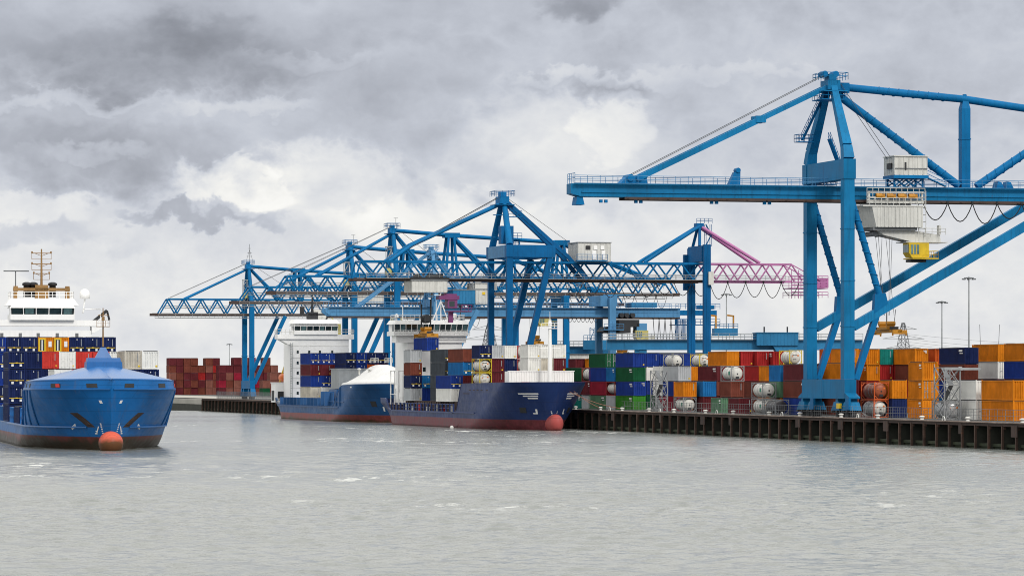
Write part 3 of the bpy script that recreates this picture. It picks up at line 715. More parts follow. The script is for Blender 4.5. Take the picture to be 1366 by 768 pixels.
def truss_crane(name, px, label, apex, zt, zb, w=11.0, mats='crane', tip=-29.0, back=69.5, yel_lift=True, mast=False, house=None, xoff=0):
    mat = M[mats]; s0 = s_at(px, A0)
    root = empty('ship_to_shore_crane', Q(s0, A0), RZQ, label, 'crane', 'blue container cranes along the quay')
    apex -= ZQ; zt -= ZQ; zb -= ZQ
    for x in (0, 40.7):
        for y in (-w / 2, w / 2):
            b = MB(); b.box(x - .65, x + .65, y - .65, y + .65, 3.9, zb - (.8 if x else -3.0)); b.box(x - .75, x + .75, y - .75, y + .75, 12.0, 12.3)
            b.build('leg', mat, root)
        sill(root, x, w, 3.0, 5.2, mat)
        b = MB(); b.box(x - .7, x + .7, -w / 2 + .651, w / 2 - .651, zb - 2.9, zb - .9) if x else b.box(x - .7, x + .7, -w / 2 + .651, w / 2 - .651, zt + .35, zt + 1.9)
        b.build('portal_beam', mat, root)
    for y in (-w / 2, w / 2):
        b = MB(); b.beam((.7, y, 4.4), (9.5, y, zb - .8), 1.0, 1.0); b.build('inclined_strut', mat, root)
        b = MB(); b.tube((0, y, zb + 2.9), (0, math.copysign(.9, y), apex - 1.3), .68, 10, .5); b.build('tower_leg', mat, root)
    hd = head_gear(root, 0, apex - .6, mat, .75)
    if mast:
        b = MB(); b.tube((.4, 0, apex), (.4, 0, apex + 5.0), .06, 5)
        for k, hw in ((1.6, .8), (2.6, .6), (3.8, .4)): b.tube((.4 - hw, 0, apex + k), (.4 + hw, 0, apex + k), .05, 4)
        b.tube((-.5, 0, apex + .4), (.4, 0, apex + 3.4), .04, 4); b.tube((1.3, 0, apex + .4), (.4, 0, apex + 3.4), .04, 4)
        b.build('signal_mast', M['galvdark'], root)
    else:
        b = MB(); b.tube((.9, 0, apex), (.9, 0, apex + 1.8), .05, 4); b.tube((.4, 0, apex + 1.7), (1.4, 0, apex + 1.7), .05, 4); b.build('signal_mast', M['galvdark'], root)
    g = lattice(tip, back, zb, zt, 2.3, 4.75, 4.0, 3.0).build('truss_girder', mat, root)
    rails_of(tip - .6, back, zb, 2.3).build('trolley_rail', M['rail'] if back > 0 else mat, g)
    b = MB()
    for y in (-3.1, 3.1):
        b.box(tip + 1, back - 2, y - .35, y + .35, zb - 1.35, zb - 1.25); railing(b, (tip + 1, y, zb - 1.25), (back - 2, y, zb - 1.25), 1.0, 2.4, .045)
        railing(b, (tip + 3, y * .75, zb + 1.0), (back - 4, y * .75, zb + 1.0), 1.0, 3.2, .045)
    b.build('walkway', M['galv'], g)
    for y in (-1.1, 1.1):
        b = MB(); b.tube((0, y, apex - 1.9), (-17.8, y * 2, zt + .2), .26, 8); b.box(-8.6, -7.4, y * 1.5 - .3, y * 1.5 + .3, apex - 1.9 - (apex - zt - 2.1) * .45 - .3, apex - 1.9 - (apex - zt - 2.1) * .45 + .3) if False else None
        b.build('forestay', mat, root)
        b = MB(); b.tube((.6, y, apex - 1.2), (14.0, y, apex - 2.2), .42, 10); b.tube((14.0, y, apex - 2.2), (40.7, y, apex - 3.7), .42, 10)
        b.build('backstay', mat, root)
        for q0, q1, rr in (((14.6, y, apex - 2.6), (24.0, y * 2, zt), .36), ((.6, y, apex - 2.0), (9.0, y * 2, zt), .28), ((41.0, y, apex - 3.9), (66.0, y * 2, zt - 1.5), .36), ((40.4, y, apex - 3.9), (33, y * 2, zt), .3)):
            b = MB(); b.tube(q0, q1, rr, 8); b.build('brace', mat, root)
        for x, top in ((14.0, apex - 2.0), (40.7, apex - 3.5)):
            b = MB(); b.tube((x - .6, y, top), (x - 1.6, y * 2.1, zt), .34, 8); b.tube((x + .6, y, top), (x + 1.2, y * 2.1, zt), .34, 8); b.build('post', mat, root)
    for x, top in ((14.0, apex - 2.2), (40.7, apex - 3.7)):
        b = MB(); b.box(x - 1.6, x + 2.0, -1.5, 1.5, top - .6, top + .55); b.build('post_head', mat, root)
    ropes([((0, y, apex - .2), (tip + 4.4, y * 1.5, zt + .3)) for y in (-1.0, 1.0)] + [((1, .5, apex - .5), (16, .8, zt + .2))]).build('hoist_rope', M['rope'], root)
    b = MB(); cage(b, -1.4, -w / 4, zt - 1, apex - 5.2, .55, .7); b.box(-2.1, -.7, -w / 4 - .9, -w / 4 + .9, apex - 5.2, apex - 5.0); b.build('stair_cage', M['galv'], root)
    b = MB(); b.box(-2.0, -.8, -w / 4 - .9, -w / 4 + .9, zt + .4, zt + 1.9); b.build('lift_cabin', M['paleyellow'], root)
    if house:
        x0, x1, z0, z1, cx0, cx1, cz0, cz1, hm = house
        h = cladding_house(root, 'trolley_house', x0, x1, -3.4, 3.4, z0 - ZQ, z1 - ZQ, M[hm])
        b = MB(); b.box(x0 - .5, x1 + 1, -3.0, -2.6, z1 - ZQ + .17, zb + .4); b.box(x0 - .5, x1 + 1, 2.6, 3.0, z1 - ZQ + .17, zb + .4); railing(b, (x0, -3.3, z1 - ZQ + .17), (x1, -3.3, z1 - ZQ + .17), 1.1, 1.5, .05); b.build('trolley_frame', M['galv'], h)
        c = cab(root, cx0, cx1, -4.4, -2.2, cz0 - ZQ, cz1 - ZQ, M['paleyellow'])
        b = MB(); b.beam((cx0 + .6, -3.3, cz1 - ZQ), (cx0 - .5, -3.0, zb - .9), .35, .35); b.beam((cx1 - .3, -3.3, cz1 - ZQ), (cx1 - .8, -3.0, zb - .9), .35, .35); b.build('cab_hanger', M['galvdark'], c)
    festoon(42, 66, zb - .8, 2.6, 9, -3.6, .06).build('festoon_cable', M['cable'], root)
    return root, s0

truss_crane('B', 331, 'leftmost blue lattice-boom crane, farthest along the quay, antenna mast on its apex', 42.0, 31.5, 27.6, mast=True, tip=-26.8)
truss_crane('C', 466.5, 'second blue lattice-boom crane from the left, its legs rising behind the middle ship', 43.0, 31.8, 28.4,
            house=(1.2, 9.0, 27.9, 31.0, 9.0, 12.2, 22.6, 25.2, 'cladding'))
truss_crane('D', 523, 'third blue lattice-boom crane from the left, with a tall tower behind the front ship\'s bridge', 45.3, 33.3, 29.8,
            house=(19.2, 23.6, 28.9, 31.8, 34.2, 37.2, 22.0, 25.0, 'offwhite'))

# ---- E: the big bridge crane in the middle, pink at its inland end
def crane_E():
    a0 = 2.5; s0 = s_at(667, a0); mat = M['crane']; dp = M['crane_deep']; w = 15.5
    root = empty('ship_to_shore_crane', Q(s0, a0), RZQ, 'tall blue bridge crane in the middle whose long truss turns pink at its inland end', 'crane', 'blue container cranes along the quay')
    zb, zt, apex = 30.1 - ZQ, 33.5 - ZQ, 47.2 - ZQ
    px0, px1 = 34.4 - ZQ, 36.9 - ZQ
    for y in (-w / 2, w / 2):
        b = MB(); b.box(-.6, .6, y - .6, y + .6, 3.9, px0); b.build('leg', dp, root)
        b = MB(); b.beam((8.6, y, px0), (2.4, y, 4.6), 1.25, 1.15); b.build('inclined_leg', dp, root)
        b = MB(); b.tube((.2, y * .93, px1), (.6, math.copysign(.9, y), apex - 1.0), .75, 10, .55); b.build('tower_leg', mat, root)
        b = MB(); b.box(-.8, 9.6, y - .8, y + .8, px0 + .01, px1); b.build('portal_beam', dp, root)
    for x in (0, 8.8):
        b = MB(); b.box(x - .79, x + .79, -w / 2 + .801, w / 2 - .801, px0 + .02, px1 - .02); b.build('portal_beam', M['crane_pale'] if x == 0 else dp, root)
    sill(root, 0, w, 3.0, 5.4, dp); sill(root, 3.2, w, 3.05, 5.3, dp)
    head_gear(root, .5, apex, mat, 1.0)
    b = MB()
    for z in (apex - 4.4, apex - 9.0):
        b.box(1.0, 4.0, -2.6, -1.0, z, z + .12); railing(b, (1.2, -2.6, z + .12), (4.0, -2.6, z + .12), 1.2, .9, .05); b.box(-1.8, .2, -2.4, -1.0, z + .4, z + .52)
    cage(b, 3.2, -1.6, apex - 12, apex - 8.8, .5, .5); b.build('tower_platform', mat, root)
    b = MB(); b.box(-1.0, 1.6, -w / 4 - 1.2, -w / 4 + 1.2, px1 + .3, px1 + 4.0); b.build('stair_cage', dp, root)
    # girder: blue to the landside portal, pink beyond
    g = lattice(-31, 43.6, zb, zt, 2.6, 5.4, 1.0, 0, .20, .42).build('truss_girder', mat, root)
    rails_of(-31.5, 43.6, zb, 2.6, .5, .6).build('trolley_rail', M['rail'], g)
    gp = lattice(43.61, 70, zb, zt, 2.6, 4.6, 0, 7.5, .17, .34).build('truss_girder_pink', M['pink'], root); tag(gp, 'pink inland end of the truss girder')
    rails_of(43.61, 62.5, zb, 2.6, .5, .5).build('trolley_rail', M['pink'], gp)
    b = MB(); b.box(62.5, 70.5, -3, 3, zb - 1.7, zb - 1.5); 
    for z in (zb - 1.5, zb - .2, zb - 3.6): railing(b, (62.5, -3, z), (70.5, -3, z), 1.2, 1.4, .07); railing(b, (62.5, 3, z), (70.5, 3, z), 1.2, 1.4, .07)
    b.box(67, 70.8, -2.4, 2.4, zb - 1.4, zb + .6)
    for x in (62.5, 64, 65.2): b.tube((x, -2.8, zb - 3.8), (x, -2.8, zb + 2.2), .08, 4)
    b.tube((62.5, -2.6, zt), (69, -2.6, zb), .12, 5); b.tube((62.5, 2.6, zt), (69, 2.6, zb), .12, 5); b.build('end_platform', M['pink'], gp)
    b = MB()
    for y in (-3.4, 3.4):
        b.box(-29, 61, y - .35, y + .35, zb - .1, zb); railing(b, (-29, y, zb), (61, y, zb), 1.0, 2.2, .045)
    b.build('walkway', M['galv'], g)
    for y in (-1.1, 1.1):
        b = MB(); b.tube((0, y, apex - 1.6), (-19.0, y * 1.6, zt + 3.4), .38, 8); b.tube((-19.0, y * 1.6, zt + 3.4), (-24, y * 2.2, zt), .38, 8); b.build('forestay', mat, root)
        b = MB(); b.beam((1.2, y, apex - 1.2), (14.0, y * 2, zt + 1.2), .9, .75); b.beam((14.0, y * 2, zt + 1.2), (18, y * 2.2, zb), .9, .75); b.build('backstay', dp, root)
    ropes([((-.6, y, apex - .4), (-24, y * 2, zt + .4)) for y in (-1.2, 1.2, .3)] + [((1, 0, apex), (17, 1, zt + 3))]).build('hoist_rope', M['rope'], root)
    # landside portal and tower
    X = 43.0; wl = 11.0
    ys = (-wl / 2, wl / 2)
    for y, top in zip(ys, (37.4 - ZQ, 36.9 - ZQ)):
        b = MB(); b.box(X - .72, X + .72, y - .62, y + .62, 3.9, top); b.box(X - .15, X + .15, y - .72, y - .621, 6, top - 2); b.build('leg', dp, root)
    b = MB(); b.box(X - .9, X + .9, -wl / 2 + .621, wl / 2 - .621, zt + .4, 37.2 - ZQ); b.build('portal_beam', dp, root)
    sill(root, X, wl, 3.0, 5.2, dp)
    ap = 41.6 - ZQ
    for y in (-2.4, 2.4):
        b = MB(); b.tube((X - .6, y, 37.2 - ZQ), (X, math.copysign(.5, y), ap), .32, 8); b.build('tower_leg', dp, root)
        b = MB(); b.tube((X, y * .3, ap - .2), (X - 12.6, y, zt + .2), .36, 8); b.build('forestay', mat, root)
        b = MB(); b.tube((X + .4, y * .3, ap - .4), (X + 12.6, y, zt + .2), .36, 8); b.build('backstay', M['pink'], root)
    b = MB(); b.box(X - .8, X + .8, -1, 1, ap - .5, ap + .4); railing(b, (X - .8, -1, ap + .4), (X + 2.6, -1, ap + .4), 1.0, .8, .05); cage(b, X + 2.0, 0, 37.3 - ZQ, ap + .2, .6, .6); b.build('apex_head', dp, root)
    b = MB(); b.box(X - 1.7, X - .73, wl / 2 - .5, wl / 2 + .5, zb - 2, zb + 5.5); b.build('cable_trunk', dp, root)
    b = MB(); b.box(X + .05, X + 1.1, -wl / 2 - 1.4, -wl / 2 - .8, zt - 4.5 , zt - 1.8) ; b.build('switch_box', M['cladding'], root)
    festoon(13, 64, zb - .5, 3.2, 13, -3.2, .075).build('festoon_cable', M['cable'], root)
    # electric house on top of the girder
    h = cladding_house(root, 'electric_house', 15.6, 22.6, -4.2, 3.4, 33.7 - ZQ, 37.6 - ZQ, M['cladding'], None,
                       [(17.2, 18.2, 36.2 - ZQ, 37.0 - ZQ, 'dark'), (18.9, 19.7, 36.2 - ZQ, 37.0 - ZQ, 'white'), (20.4, 21.2, 36.2 - ZQ, 37.0 - ZQ, 'white'), (18.6, 19.4, 34.2 - ZQ, 36.0 - ZQ, 'white'), (20.6, 21.4, 34.2 - ZQ, 36.0 - ZQ, 'white')])
    b = MB(); b.box(15.0, 21.6, -5.4, -4.3, 33.75 - ZQ, 33.95 - ZQ); railing(b, (15.0, -5.4, 33.95 - ZQ), (21.6, -5.4, 33.95 - ZQ), 1.2, 1.1, .05); b.build('gallery', mat, h)
    # trolley: beige machine house, purple cab
    t = cladding_house(root, 'trolley_house', -19.6, -12.2, -4.2, 3.0, 27.2 - ZQ, 29.55 - ZQ, M['cladding'])
    b = MB(); b.box(-19.9, -11.8, -4.3, -3.8, 29.75 - ZQ, 30.3 - ZQ); b.box(-19.9, -11.8, 2.6, 3.1, 29.75 - ZQ, 30.3 - ZQ); b.box(-18, -12.5, -2, 2, 29.74 - ZQ, 31.0 - ZQ); b.build('trolley_frame', M['dark'], t)
    b = MB(); b.box(-13.8, -9.6, -4.0, -.6, 25.7 - ZQ, 26.5 - ZQ); b.box(-12.8, -10, -3.6, -1, 26.501 - ZQ, 26.9 - ZQ); c = b.build('operator_cab', M['purple'], root)
    b = MB(); b.box(-12.0, -10.0, -3.9, -1.2, 24.0 - ZQ, 25.69 - ZQ); b.build('cab_body', M['purple'], c)
    b = MB(); b.box(-11.7, -10.6, -3.96, -3.902, 24.3 - ZQ, 25.4 - ZQ); b.build('cab_window', M['glass'], c)
    b = MB(); b.box(-12, -7.2, -4.9, -1, 23.2 - ZQ, 23.4 - ZQ); railing(b, (-9.4, -4.9, 23.4 - ZQ), (-7.2, -4.9, 23.4 - ZQ), 1.2, .7, .05); b.box(-11.8, -10.9, -4, -3, 21.0 - ZQ, 23.2 - ZQ); b.build('cab_platform', M['purple'], c)
    return root, s0
E_root, sE = crane_E()

def spreader(loc, rz, label, L_=12.0, top=8.0, mat='amber', spread=1.2):
    e = empty('spreader', loc, rz, label, 'spreader')
    b = MB(); b.box(-.35, .35, -L_ / 2, L_ / 2, .35, .85)
    for y in (-L_ / 2, L_ / 2 - .35): b.box(-1.2, 1.2, y, y + .35, .1, .75)
    for x in (-1.1, 1.1):
        for y in (-L_ / 2 + .1, L_ / 2 - .25): b.box(x - .1, x + .1, y, y + .2, -.15, .1)
    b.build('beam', M[mat], e)
    b = MB(); b.box(-.8, .8, -2.2, 2.2, .85, 1.25)
    for y in (-1.8, 1.8): b.box(-.6, .6, y - .2, y + .2, 1.25, 2.0); b.tube((-.7, y, 1.8), (.7, y, 1.8), .38, 10)
    b.build('headblock', M[mat], e)
    b = MB()
    for y in (-3.4, 3.4): b.box(-.55, .55, y - .5, y + .5, .86, 1.3)
    b.build('hydraulic_unit', M['dark'], e)
    b = MB()
    for x in (-.6, .6):
        for y in (-1.8, 1.8): b.tube((x, y, 2.0), (x * spread, y * spread, top), .05, 4, caps=False)
    b.build('hoist_rope', M['rope'], e)
    return e
# a blue container hoisted over the front ship under a yellow spreader
p = Q(sE, 2.5 - 15.7)
zc = 15.2
spreader((p.x, p.y, zc + 2.75), RZQ, 'amber spreader gripping the blue container hoisted above the front ship', 12.0, 9.6, 'amber')
container('B', 40, (p.x, p.y, zc), RZQ, 'royal blue container hanging from the amber spreader in front of the ship\'s bridge', 'containers on the front ship', 2.7, doors=False)
b = MB()
bd = empty('hoist_sheave', (p.x, p.y, zc + 6), RZQ, 'dark rope bundle and sheaves hanging above the hoisted container', 'hoist gear')
b.box(-.7, .7, -1.4, 1.4, 0, 1.2); b.box(-1.1, -.85, -.2, .2, -1, 3.6); b.box(.85, 1.05, -.2, .2, -.6, 4.6); b.tube((0, -1.2, .6), (0, 1.2, .6), .9, 10); b.build('sheave_block', M['dark'], bd)
sD = s_at(523, A0)
p = Q(sD, A0 + 34.5); spreader((p.x, p.y, 17.5), RZQ, 'amber spreader hanging empty behind the inclined legs of the middle crane', 8.0, 9.5)

# ---- G: the lower pale blue box-girder crane
def crane_G():
    s0 = s_at(575, A0); mat = M['crane_pale']; w = 11.0
    root = empty('ship_to_shore_crane', Q(s0, A0), RZQ, 'lower pale blue box-girder crane whose flat boom runs in front of the trusses', 'crane', 'blue container cranes along the quay')
    zb, zt = 23.4 - ZQ, 25.3 - ZQ
    for x in (0, 40.6):
        for y in (-w / 2, w / 2):
            top = zb + 3.2 if x == 0 else (28.0 - ZQ)
            b = MB()
            b.box(x - .75, x + .75, y - .65, y + .65, 3.9, top); b.box(x - .10, x + .10, y - .72, y - .651, 5, zb - 1); b.build('leg', mat, root)
        sill(root, x, w, 3.0, 5.2, mat)
        b = MB()
        if x: b.box(x - 2.6, x + 1.4, -w / 2 + .655, w / 2 - .655, zt + .5, 28.2 - ZQ)
        else: b.box(x - .7, x + .7, -w / 2 + .655, w / 2 - .655, zt + .3, zt + 1.9)
        b.build('portal_beam', mat, root)
    b = MB(); b.box(38.4, 43, -w / 2 - 1.2, -w / 2 + 2, zb - 3.0, zb - 2.8); railing(b, (38.4, -w / 2 - 1.2, zb - 2.8), (43, -w / 2 - 1.2, zb - 2.8), 1.2, 1.1, .05); b.build('landing', mat, root)
    for y in (-w / 2, w / 2):
        b = MB(); b.beam((9.4, y, zt - .5), (1.2, y, 5.0), 1.0, .9); b.build('inclined_strut', mat, root)
        b = MB(); b.beam((0, y, zb + 3.2), (0, y * .25, 38.0 - ZQ), .8, .8); b.build('tower_leg', mat, root)
    b = MB()
    for i in range(5):
        z = zb + 4.5 + i * 2.1; f = 1 - i * .15
        b.beam((0, -w / 2 * f, z), (0, w / 2 * (f - .15), z + 2.1), .25, .25); b.beam((0, w / 2 * f, z), (0, -w / 2 * (f - .15), z + 2.1), .25, .25); b.beam((0, -w / 2 * f, z), (0, w / 2 * f, z), .3, .3)
        b.box(-1.6, 1.8, -w / 2 * f * .6 - .8, -w / 2 * f * .6, z, z + .1); railing(b, (-1.6, -w / 2 * f * .6 - .8, z + .1), (1.8, -w / 2 * f * .6 - .8, z + .1), 1.1, 1.0, .05)
        b.beam((-1.2, -2.0, z), (1.2, -2.0, z + 2.1), .5, .1)
    b.build('tower_lattice', mat, root)
    head_gear(root, 0, 38.4 - ZQ, mat, .7)
    g = MB()
    for y in (-1.9, 1.9):
        g.prism([(-24.6, y - .5, zb + .8), (-24.6, y + .5, zb + .8), (-23.4, y + .5, zb), (-23.4, y - .5, zb)], [(-24.6, y - .5, zt - .3), (-24.6, y + .5, zt - .3), (-23.4, y + .5, zt), (-23.4, y - .5, zt)])
        g.box(-23.39, 57.5, y - .55, y + .55, zb, zt)
        g.box(-23.39, 57.5, y - .75, y + .75, zt + .002, zt + .12)
        for x in range(-22, 57, 6): g.box(x - .08, x + .08, y - .60, y + .60, zb + .1, zt - .1)
        g.box(-23.39, 57.5, y - .62, y + .62, zb + .95, zb + 1.05)
    gd = g.build('box_girder', mat, root)
    rails_of(-23.4, 57.5, zb, 1.9, 1.0, .38).build('trolley_rail', M['rail'], gd)
    b = MB()
    for y in (-2.7, 2.7): railing(b, (-24, y, zt + .13), (57, y, zt + .13), 1.1, 2.0, .04); b.box(-24, 57, y - .3, y + .3, zt + .02, zt + .1)
    b.build('walkway', M['crane_pale'], gd)
    for y in (-1.0, 1.0):
        b = MB(); b.beam((-.4, y, 37.6 - ZQ), (-17.0, y * 1.9, zt + .1), .55, .5); b.build('forestay', mat, root)
        b = MB(); b.beam((.4, y, 37.6 - ZQ), (9.8, y * 1.9, zt + .1), .7, .6); b.build('backstay', mat, root)
    cladding_house(root, 'machine_house', 4.4, 9.4, -3.2, 3.2, 26.2 - ZQ, 29.3 - ZQ, M['bluehouse'], M['galv'], [])
    cladding_house(root, 'machine_house', 9.8, 13.6, -2.0, 3.2, 26.2 - ZQ, 29.5 - ZQ, M['offwhite'], M['galv'], [(11.3, 12.0, 28.3 - ZQ, 28.9 - ZQ, 'label')])
    b = MB(); b.box(40.6, 47, -2.0, 2.0, 28.3 - ZQ, 28.5 - ZQ); b.box(46, 52, -2.6, 2.6, zt + .3, zt + 1.4); b.build('rear_deck', M['bluehouse'], root)
    # trolley
    t = MB(); t.box(40.8, 45.5, -3.6, 3.6, zb - 3.6, zb - 2.2); t.box(42.8, 47.6, -3.4, 2.6, zb - 2.2, zb - .6); t.prism([(39.2, -3, zb - 3.3), (40.8, -3, zb - 3.6), (40.8, 3, zb - 3.6), (39.2, 3, zb - 3.3)], [(40.2, -3, zb - 2.2), (40.8, -3, zb - 2.2), (40.8, 3, zb - 2.2), (40.2, 3, zb - 2.2)])
    for x in (43.4, 44.6, 46.0): t.tube((x, -3.8, zb + .4), (x, 3.2, zb + .4), .55, 10)
    to = t.build('trolley', M['dark'], root)
    b = MB(); b.box(47.0, 49.4, -3.4, -.4, zb - 3.3, zb - 1.4); b.build('winch_box', M['crane_pale'], to)
    c = cab(root, 46.6, 49.6, -3.8, -1.4, 18.2 - ZQ, 20.4 - ZQ, M['paleyellow'])
    b = MB(); b.box(47.2, 48.8, -3.4, -1.8, zb - 3.31 - .6, zb - 3.31); b.build('cab_hanger', M['paleyellow'], c)
    festoon(51, 58, zb - .4, 5.6, 5, -2.9, .075).build('festoon_cable', M['cable'], root)
    b = MB()
    for i in range(12): b.tube((56.2 + i * .28, -2.9, zb - .4), (56.2 + i * .28, -2.9, zb - 6.2 - (i % 3) * .5), .09, 5)
    b.build('festoon_bundle', M['crane_deep'], root)
    festoon(31, 38, zb - .4, .9, 7, -2.9, .05).build('festoon_cable', M['cable'], root)
    b = MB(); b.box(57.5, 66.5, -1.6, 1.6, zb + .5, zt - .3)
    for z in (zb - 1.6, zt): railing(b, (56.5, -2.4, z), (67, -2.4, z), 1.2, 1.2, .06)
    b.box(56.5, 67, -2.6, 2.6, zb - 1.75, zb - 1.6); b.box(62.5, 66, -1.4, 1.4, zt, zt + .9); b.build('girder_end', M['crane'], root)
    p = Q(s0, A0 + 44.5); spreader((p.x, p.y, 14.2), RZQ, 'amber spreader hanging under the pale yellow cab, left of the landside crane legs', 8.0, 5.5)
    return root
crane_G()

# ---- A: the near crane on the right
def helix(mb, p, q, r, turns, n=10):
    p, q = Vector(p), Vector(q); d = (q - p).normalized(); up = Vector((0, 0, 1)) if abs(d.z) < .98 else Vector((1, 0, 0))
    a = d.cross(up).normalized(); b = a.cross(d).normalized(); N = int(turns * n); pts = []
    for i in range(N + 1):
        t = 2 * math.pi * i / n; pts.append(p.lerp(q, i / N) + a * (math.cos(t) * r) + b * (math.sin(t) * r))
    mb.path(pts, .085, 4)
def crane_A():
    s0 = 91.3; w = 17.9; mat = M['crane_near']; a0 = A0; dk = M['crane']
    root = empty('ship_to_shore_crane', Q(s0, a0), RZQ, 'nearest and largest blue crane, with box boom and bright yellow operator cab, on the right', 'crane', 'blue container cranes along the quay')
    zs0, zs1 = 6.5 - ZQ, 9.5 - ZQ; zb, zt = 37.5 - ZQ, 39.6 - ZQ; apex = 56.6 - ZQ; pb0, pb1 = 40.3 - ZQ, 43.4 - ZQ
    for y in (-w / 2, w / 2):
        b = MB(); b.box(-.85, .85, y - .85, y + .85, zs1 + .01, pb0 - .01)
        for z in (14, 21, 29): b.box(-.93, .93, y - .93, y + .93, z, z + .18)
        b.build('leg', mat, root)
        b = MB(); b.box(-1.0, 1.0, y - 1.0, y + 1.0, pb0, pb1); b.beam((0, y, pb1), (0, y * .93, pb1 + 2), 1.7, 1.7, 1.45, 1.45) ; b.beam((0, y * .93, pb1 + 2), (.3, math.copysign(1.0, y), apex - 1.0), 1.45, 1.5, .95, 1.0); b.build('tower_leg', mat, root)
        b = MB(); b.beam((.86, y, 17.6 - ZQ), (36.5, y, 37.4 - ZQ), 1.15, 1.35); b.beam((36.5, y, 37.4 - ZQ), (41.4, y, 39.9 - ZQ), 1.15, 1.35); b.build('diagonal_beam', mat, root)
        b = MB(); b.tube((.6, y, zb - .3), (5.2, y, 22.4 - ZQ), .52, 12); helix(b, (.6, y, zb - .3), (5.2, y, 22.4 - ZQ), .56, 9)
        b.beam((5.2, y, 21.0 - ZQ), (1.3, y, zs1), 1.1, .9); b.prism([(4.1, y - .6, 19.6 - ZQ), (4.1, y + .6, 19.6 - ZQ), (6.4, y + .6, 21.2 - ZQ), (6.4, y - .6, 21.2 - ZQ)], [(4.3, y - .6, 22.6 - ZQ), (4.3, y + .6, 22.6 - ZQ), (6.0, y + .6, 22.8 - ZQ), (6.0, y - .6, 22.8 - ZQ)])
        b.build('knee_brace', dk, root)
        # landside frame
        b = MB(); b.box(41, 42.5, y - .8, y + .8, 3.9, pb0); b.build('leg', mat, root)
    b = MB(); b.box(-.9, .9, -w / 2 + 1.001, w / 2 - 1.001, pb0, pb1 - .02); b.build('portal_beam', mat, root)
    b = MB(); b.box(-.95, .95, -w / 2 - 1.3, w / 2 + 1.3, zs0, zs1); b.box(-1.0, 1.0, -.1, .1, zs0 + .1, zs1 - .1)
    b.prism([(-.9, -w / 2 - 3.2, zs0), (.9, -w / 2 - 3.2, zs0), (.9, -w / 2 - 1.31, zs0), (-.9, -w / 2 - 1.31, zs0)], [(-.9, -w / 2 - 3.2, zs0 + .25), (.9, -w / 2 - 3.2, zs0 + .25), (.9, -w / 2 - 1.31, zs0 + .9), (-.9, -w / 2 - 1.31, zs0 + .9)])
    b.prism([(-.9, w / 2 + 1.31, zs0), (.9, w / 2 + 1.31, zs0), (.9, w / 2 + 3.2, zs0), (-.9, w / 2 + 3.2, zs0)], [(-.9, w / 2 + 1.31, zs0 + .9), (.9, w / 2 + 1.31, zs0 + .9), (.9, w / 2 + 3.2, zs0 + .25), (-.9, w / 2 + 3.2, zs0 + .25)])
    b.build('sill_beam', mat, root)
    for y in (-w / 2 + .6, w / 2 - .6):
        for k in (-1, 1):
            b = MB(); yy = y + k * 2.4
            b.prism([(-1.0, yy - 1.9, 1.1), (1.0, yy - 1.9, 1.1), (1.0, yy + 1.9, 1.1), (-1.0, yy + 1.9, 1.1)], [(-.8, yy - 1.2, 2.4), (.8, yy - 1.2, 2.4), (.8, yy + 1.2, 2.4), (-.8, yy + 1.2, 2.4)])
            b.box(-.75, .75, yy - .5, yy + .5, 2.4, zs0 - .004); o = b.build('bogie', mat, root)
            ww = MB()
            for j in (-1.1, 1.1): ww.tube((-.35, yy + j, .46), (.35, yy + j, .46), .46, 14); ww.box(-1.2, 1.2, yy + j - .35, yy + j + .35, .75, 1.08)
            ww.build('wheel_pair', M['dark'], o)
        b = MB(); b.box(-1.25, -.9, y - 4.6, y - 3.0, 1.2, 2.9); b.build('drive_motor', dk, root)
    b = MB(); b.box(-1.5, -1.02, -w / 2 - .2, -w / 2 + 1.0, 1.4, 2.2); b.build('warning_sign', M['label'], root)
    for y in (-w / 2 + .6, w / 2 - .6):
        b = MB(); b.box(41, 42.5, y - 3, y + 3, .3, 3.6); b.build('bogie', mat, root)
    b = MB(); b.box(40.9, 42.6, -w / 2 + .801, w / 2 - .801, pb0 - 3, pb0); b.build('portal_beam', mat, root)
    # apex
    h = head_gear(root, .3, apex - .4, mat, 1.0)
    b = MB(); b.box(-1.9, 2.2, -2.4, 2.4, apex - 3.6, apex - 3.45)
    for q0, q1 in (((-1.9, -2.4), (2.2, -2.4)), ((2.2, -2.4), (2.2, 2.4)), ((-1.9, -2.4), (-1.9, 2.4))): railing(b, (*q0, apex - 3.45), (*q1, apex - 3.45), 1.2, 1.1, .05)
    for z in (apex + .5,):
        b.tube((-.9, -1.0, z), (-.9, 1.0, z), .5, 10); b.tube((.9, -1.0, z), (.9, 1.0, z), .5, 10)
    b.build('sheave_platform', dk, h)
    b = MB()
    # stairs zig-zag down the far tower leg
    def flight(p, q):
        b.beam(p, q, .9, .12); P_, Q_ = Vector(p), Vector(q)
        for off in (-.45, .45):
            for k in (.55, 1.1): b.tube(P_ + Vector((0, off, k)), Q_ + Vector((0, off, k)), .05, 4, caps=False)
            for i in range(6): c = P_.lerp(Q_, i / 5) + Vector((0, off, 0)); b.tube(c, c + Vector((0, 0, 1.1)), .045, 4, caps=False)
    def landing(x0, x1, y0, y1, z):
        b.box(x0, x1, y0, y1, z - .1, z)
        for q0, q1 in (((x0, y0), (x1, y0)), ((x1, y0), (x1, y1)), ((x0, y0), (x0, y1)), ((x0, y1), (x1, y1))): railing(b, (*q0, z), (*q1, z), 1.1, .9, .05)
    flight((-.4, 2.6, apex - 3.6), (-2.8, 4.6, apex - 9.6)); landing(-3.8, -1.2, 3.6, 5.6, apex - 9.8)
    flight((1.2, 3.2, apex - 9.4), (3.4, 4.0, apex - 14.2)); landing(-.4, 4.0, 2.4, 5.0, apex - 14.4); landing(-.6, 3.0, 4.6, 7.0, apex - 16.4)
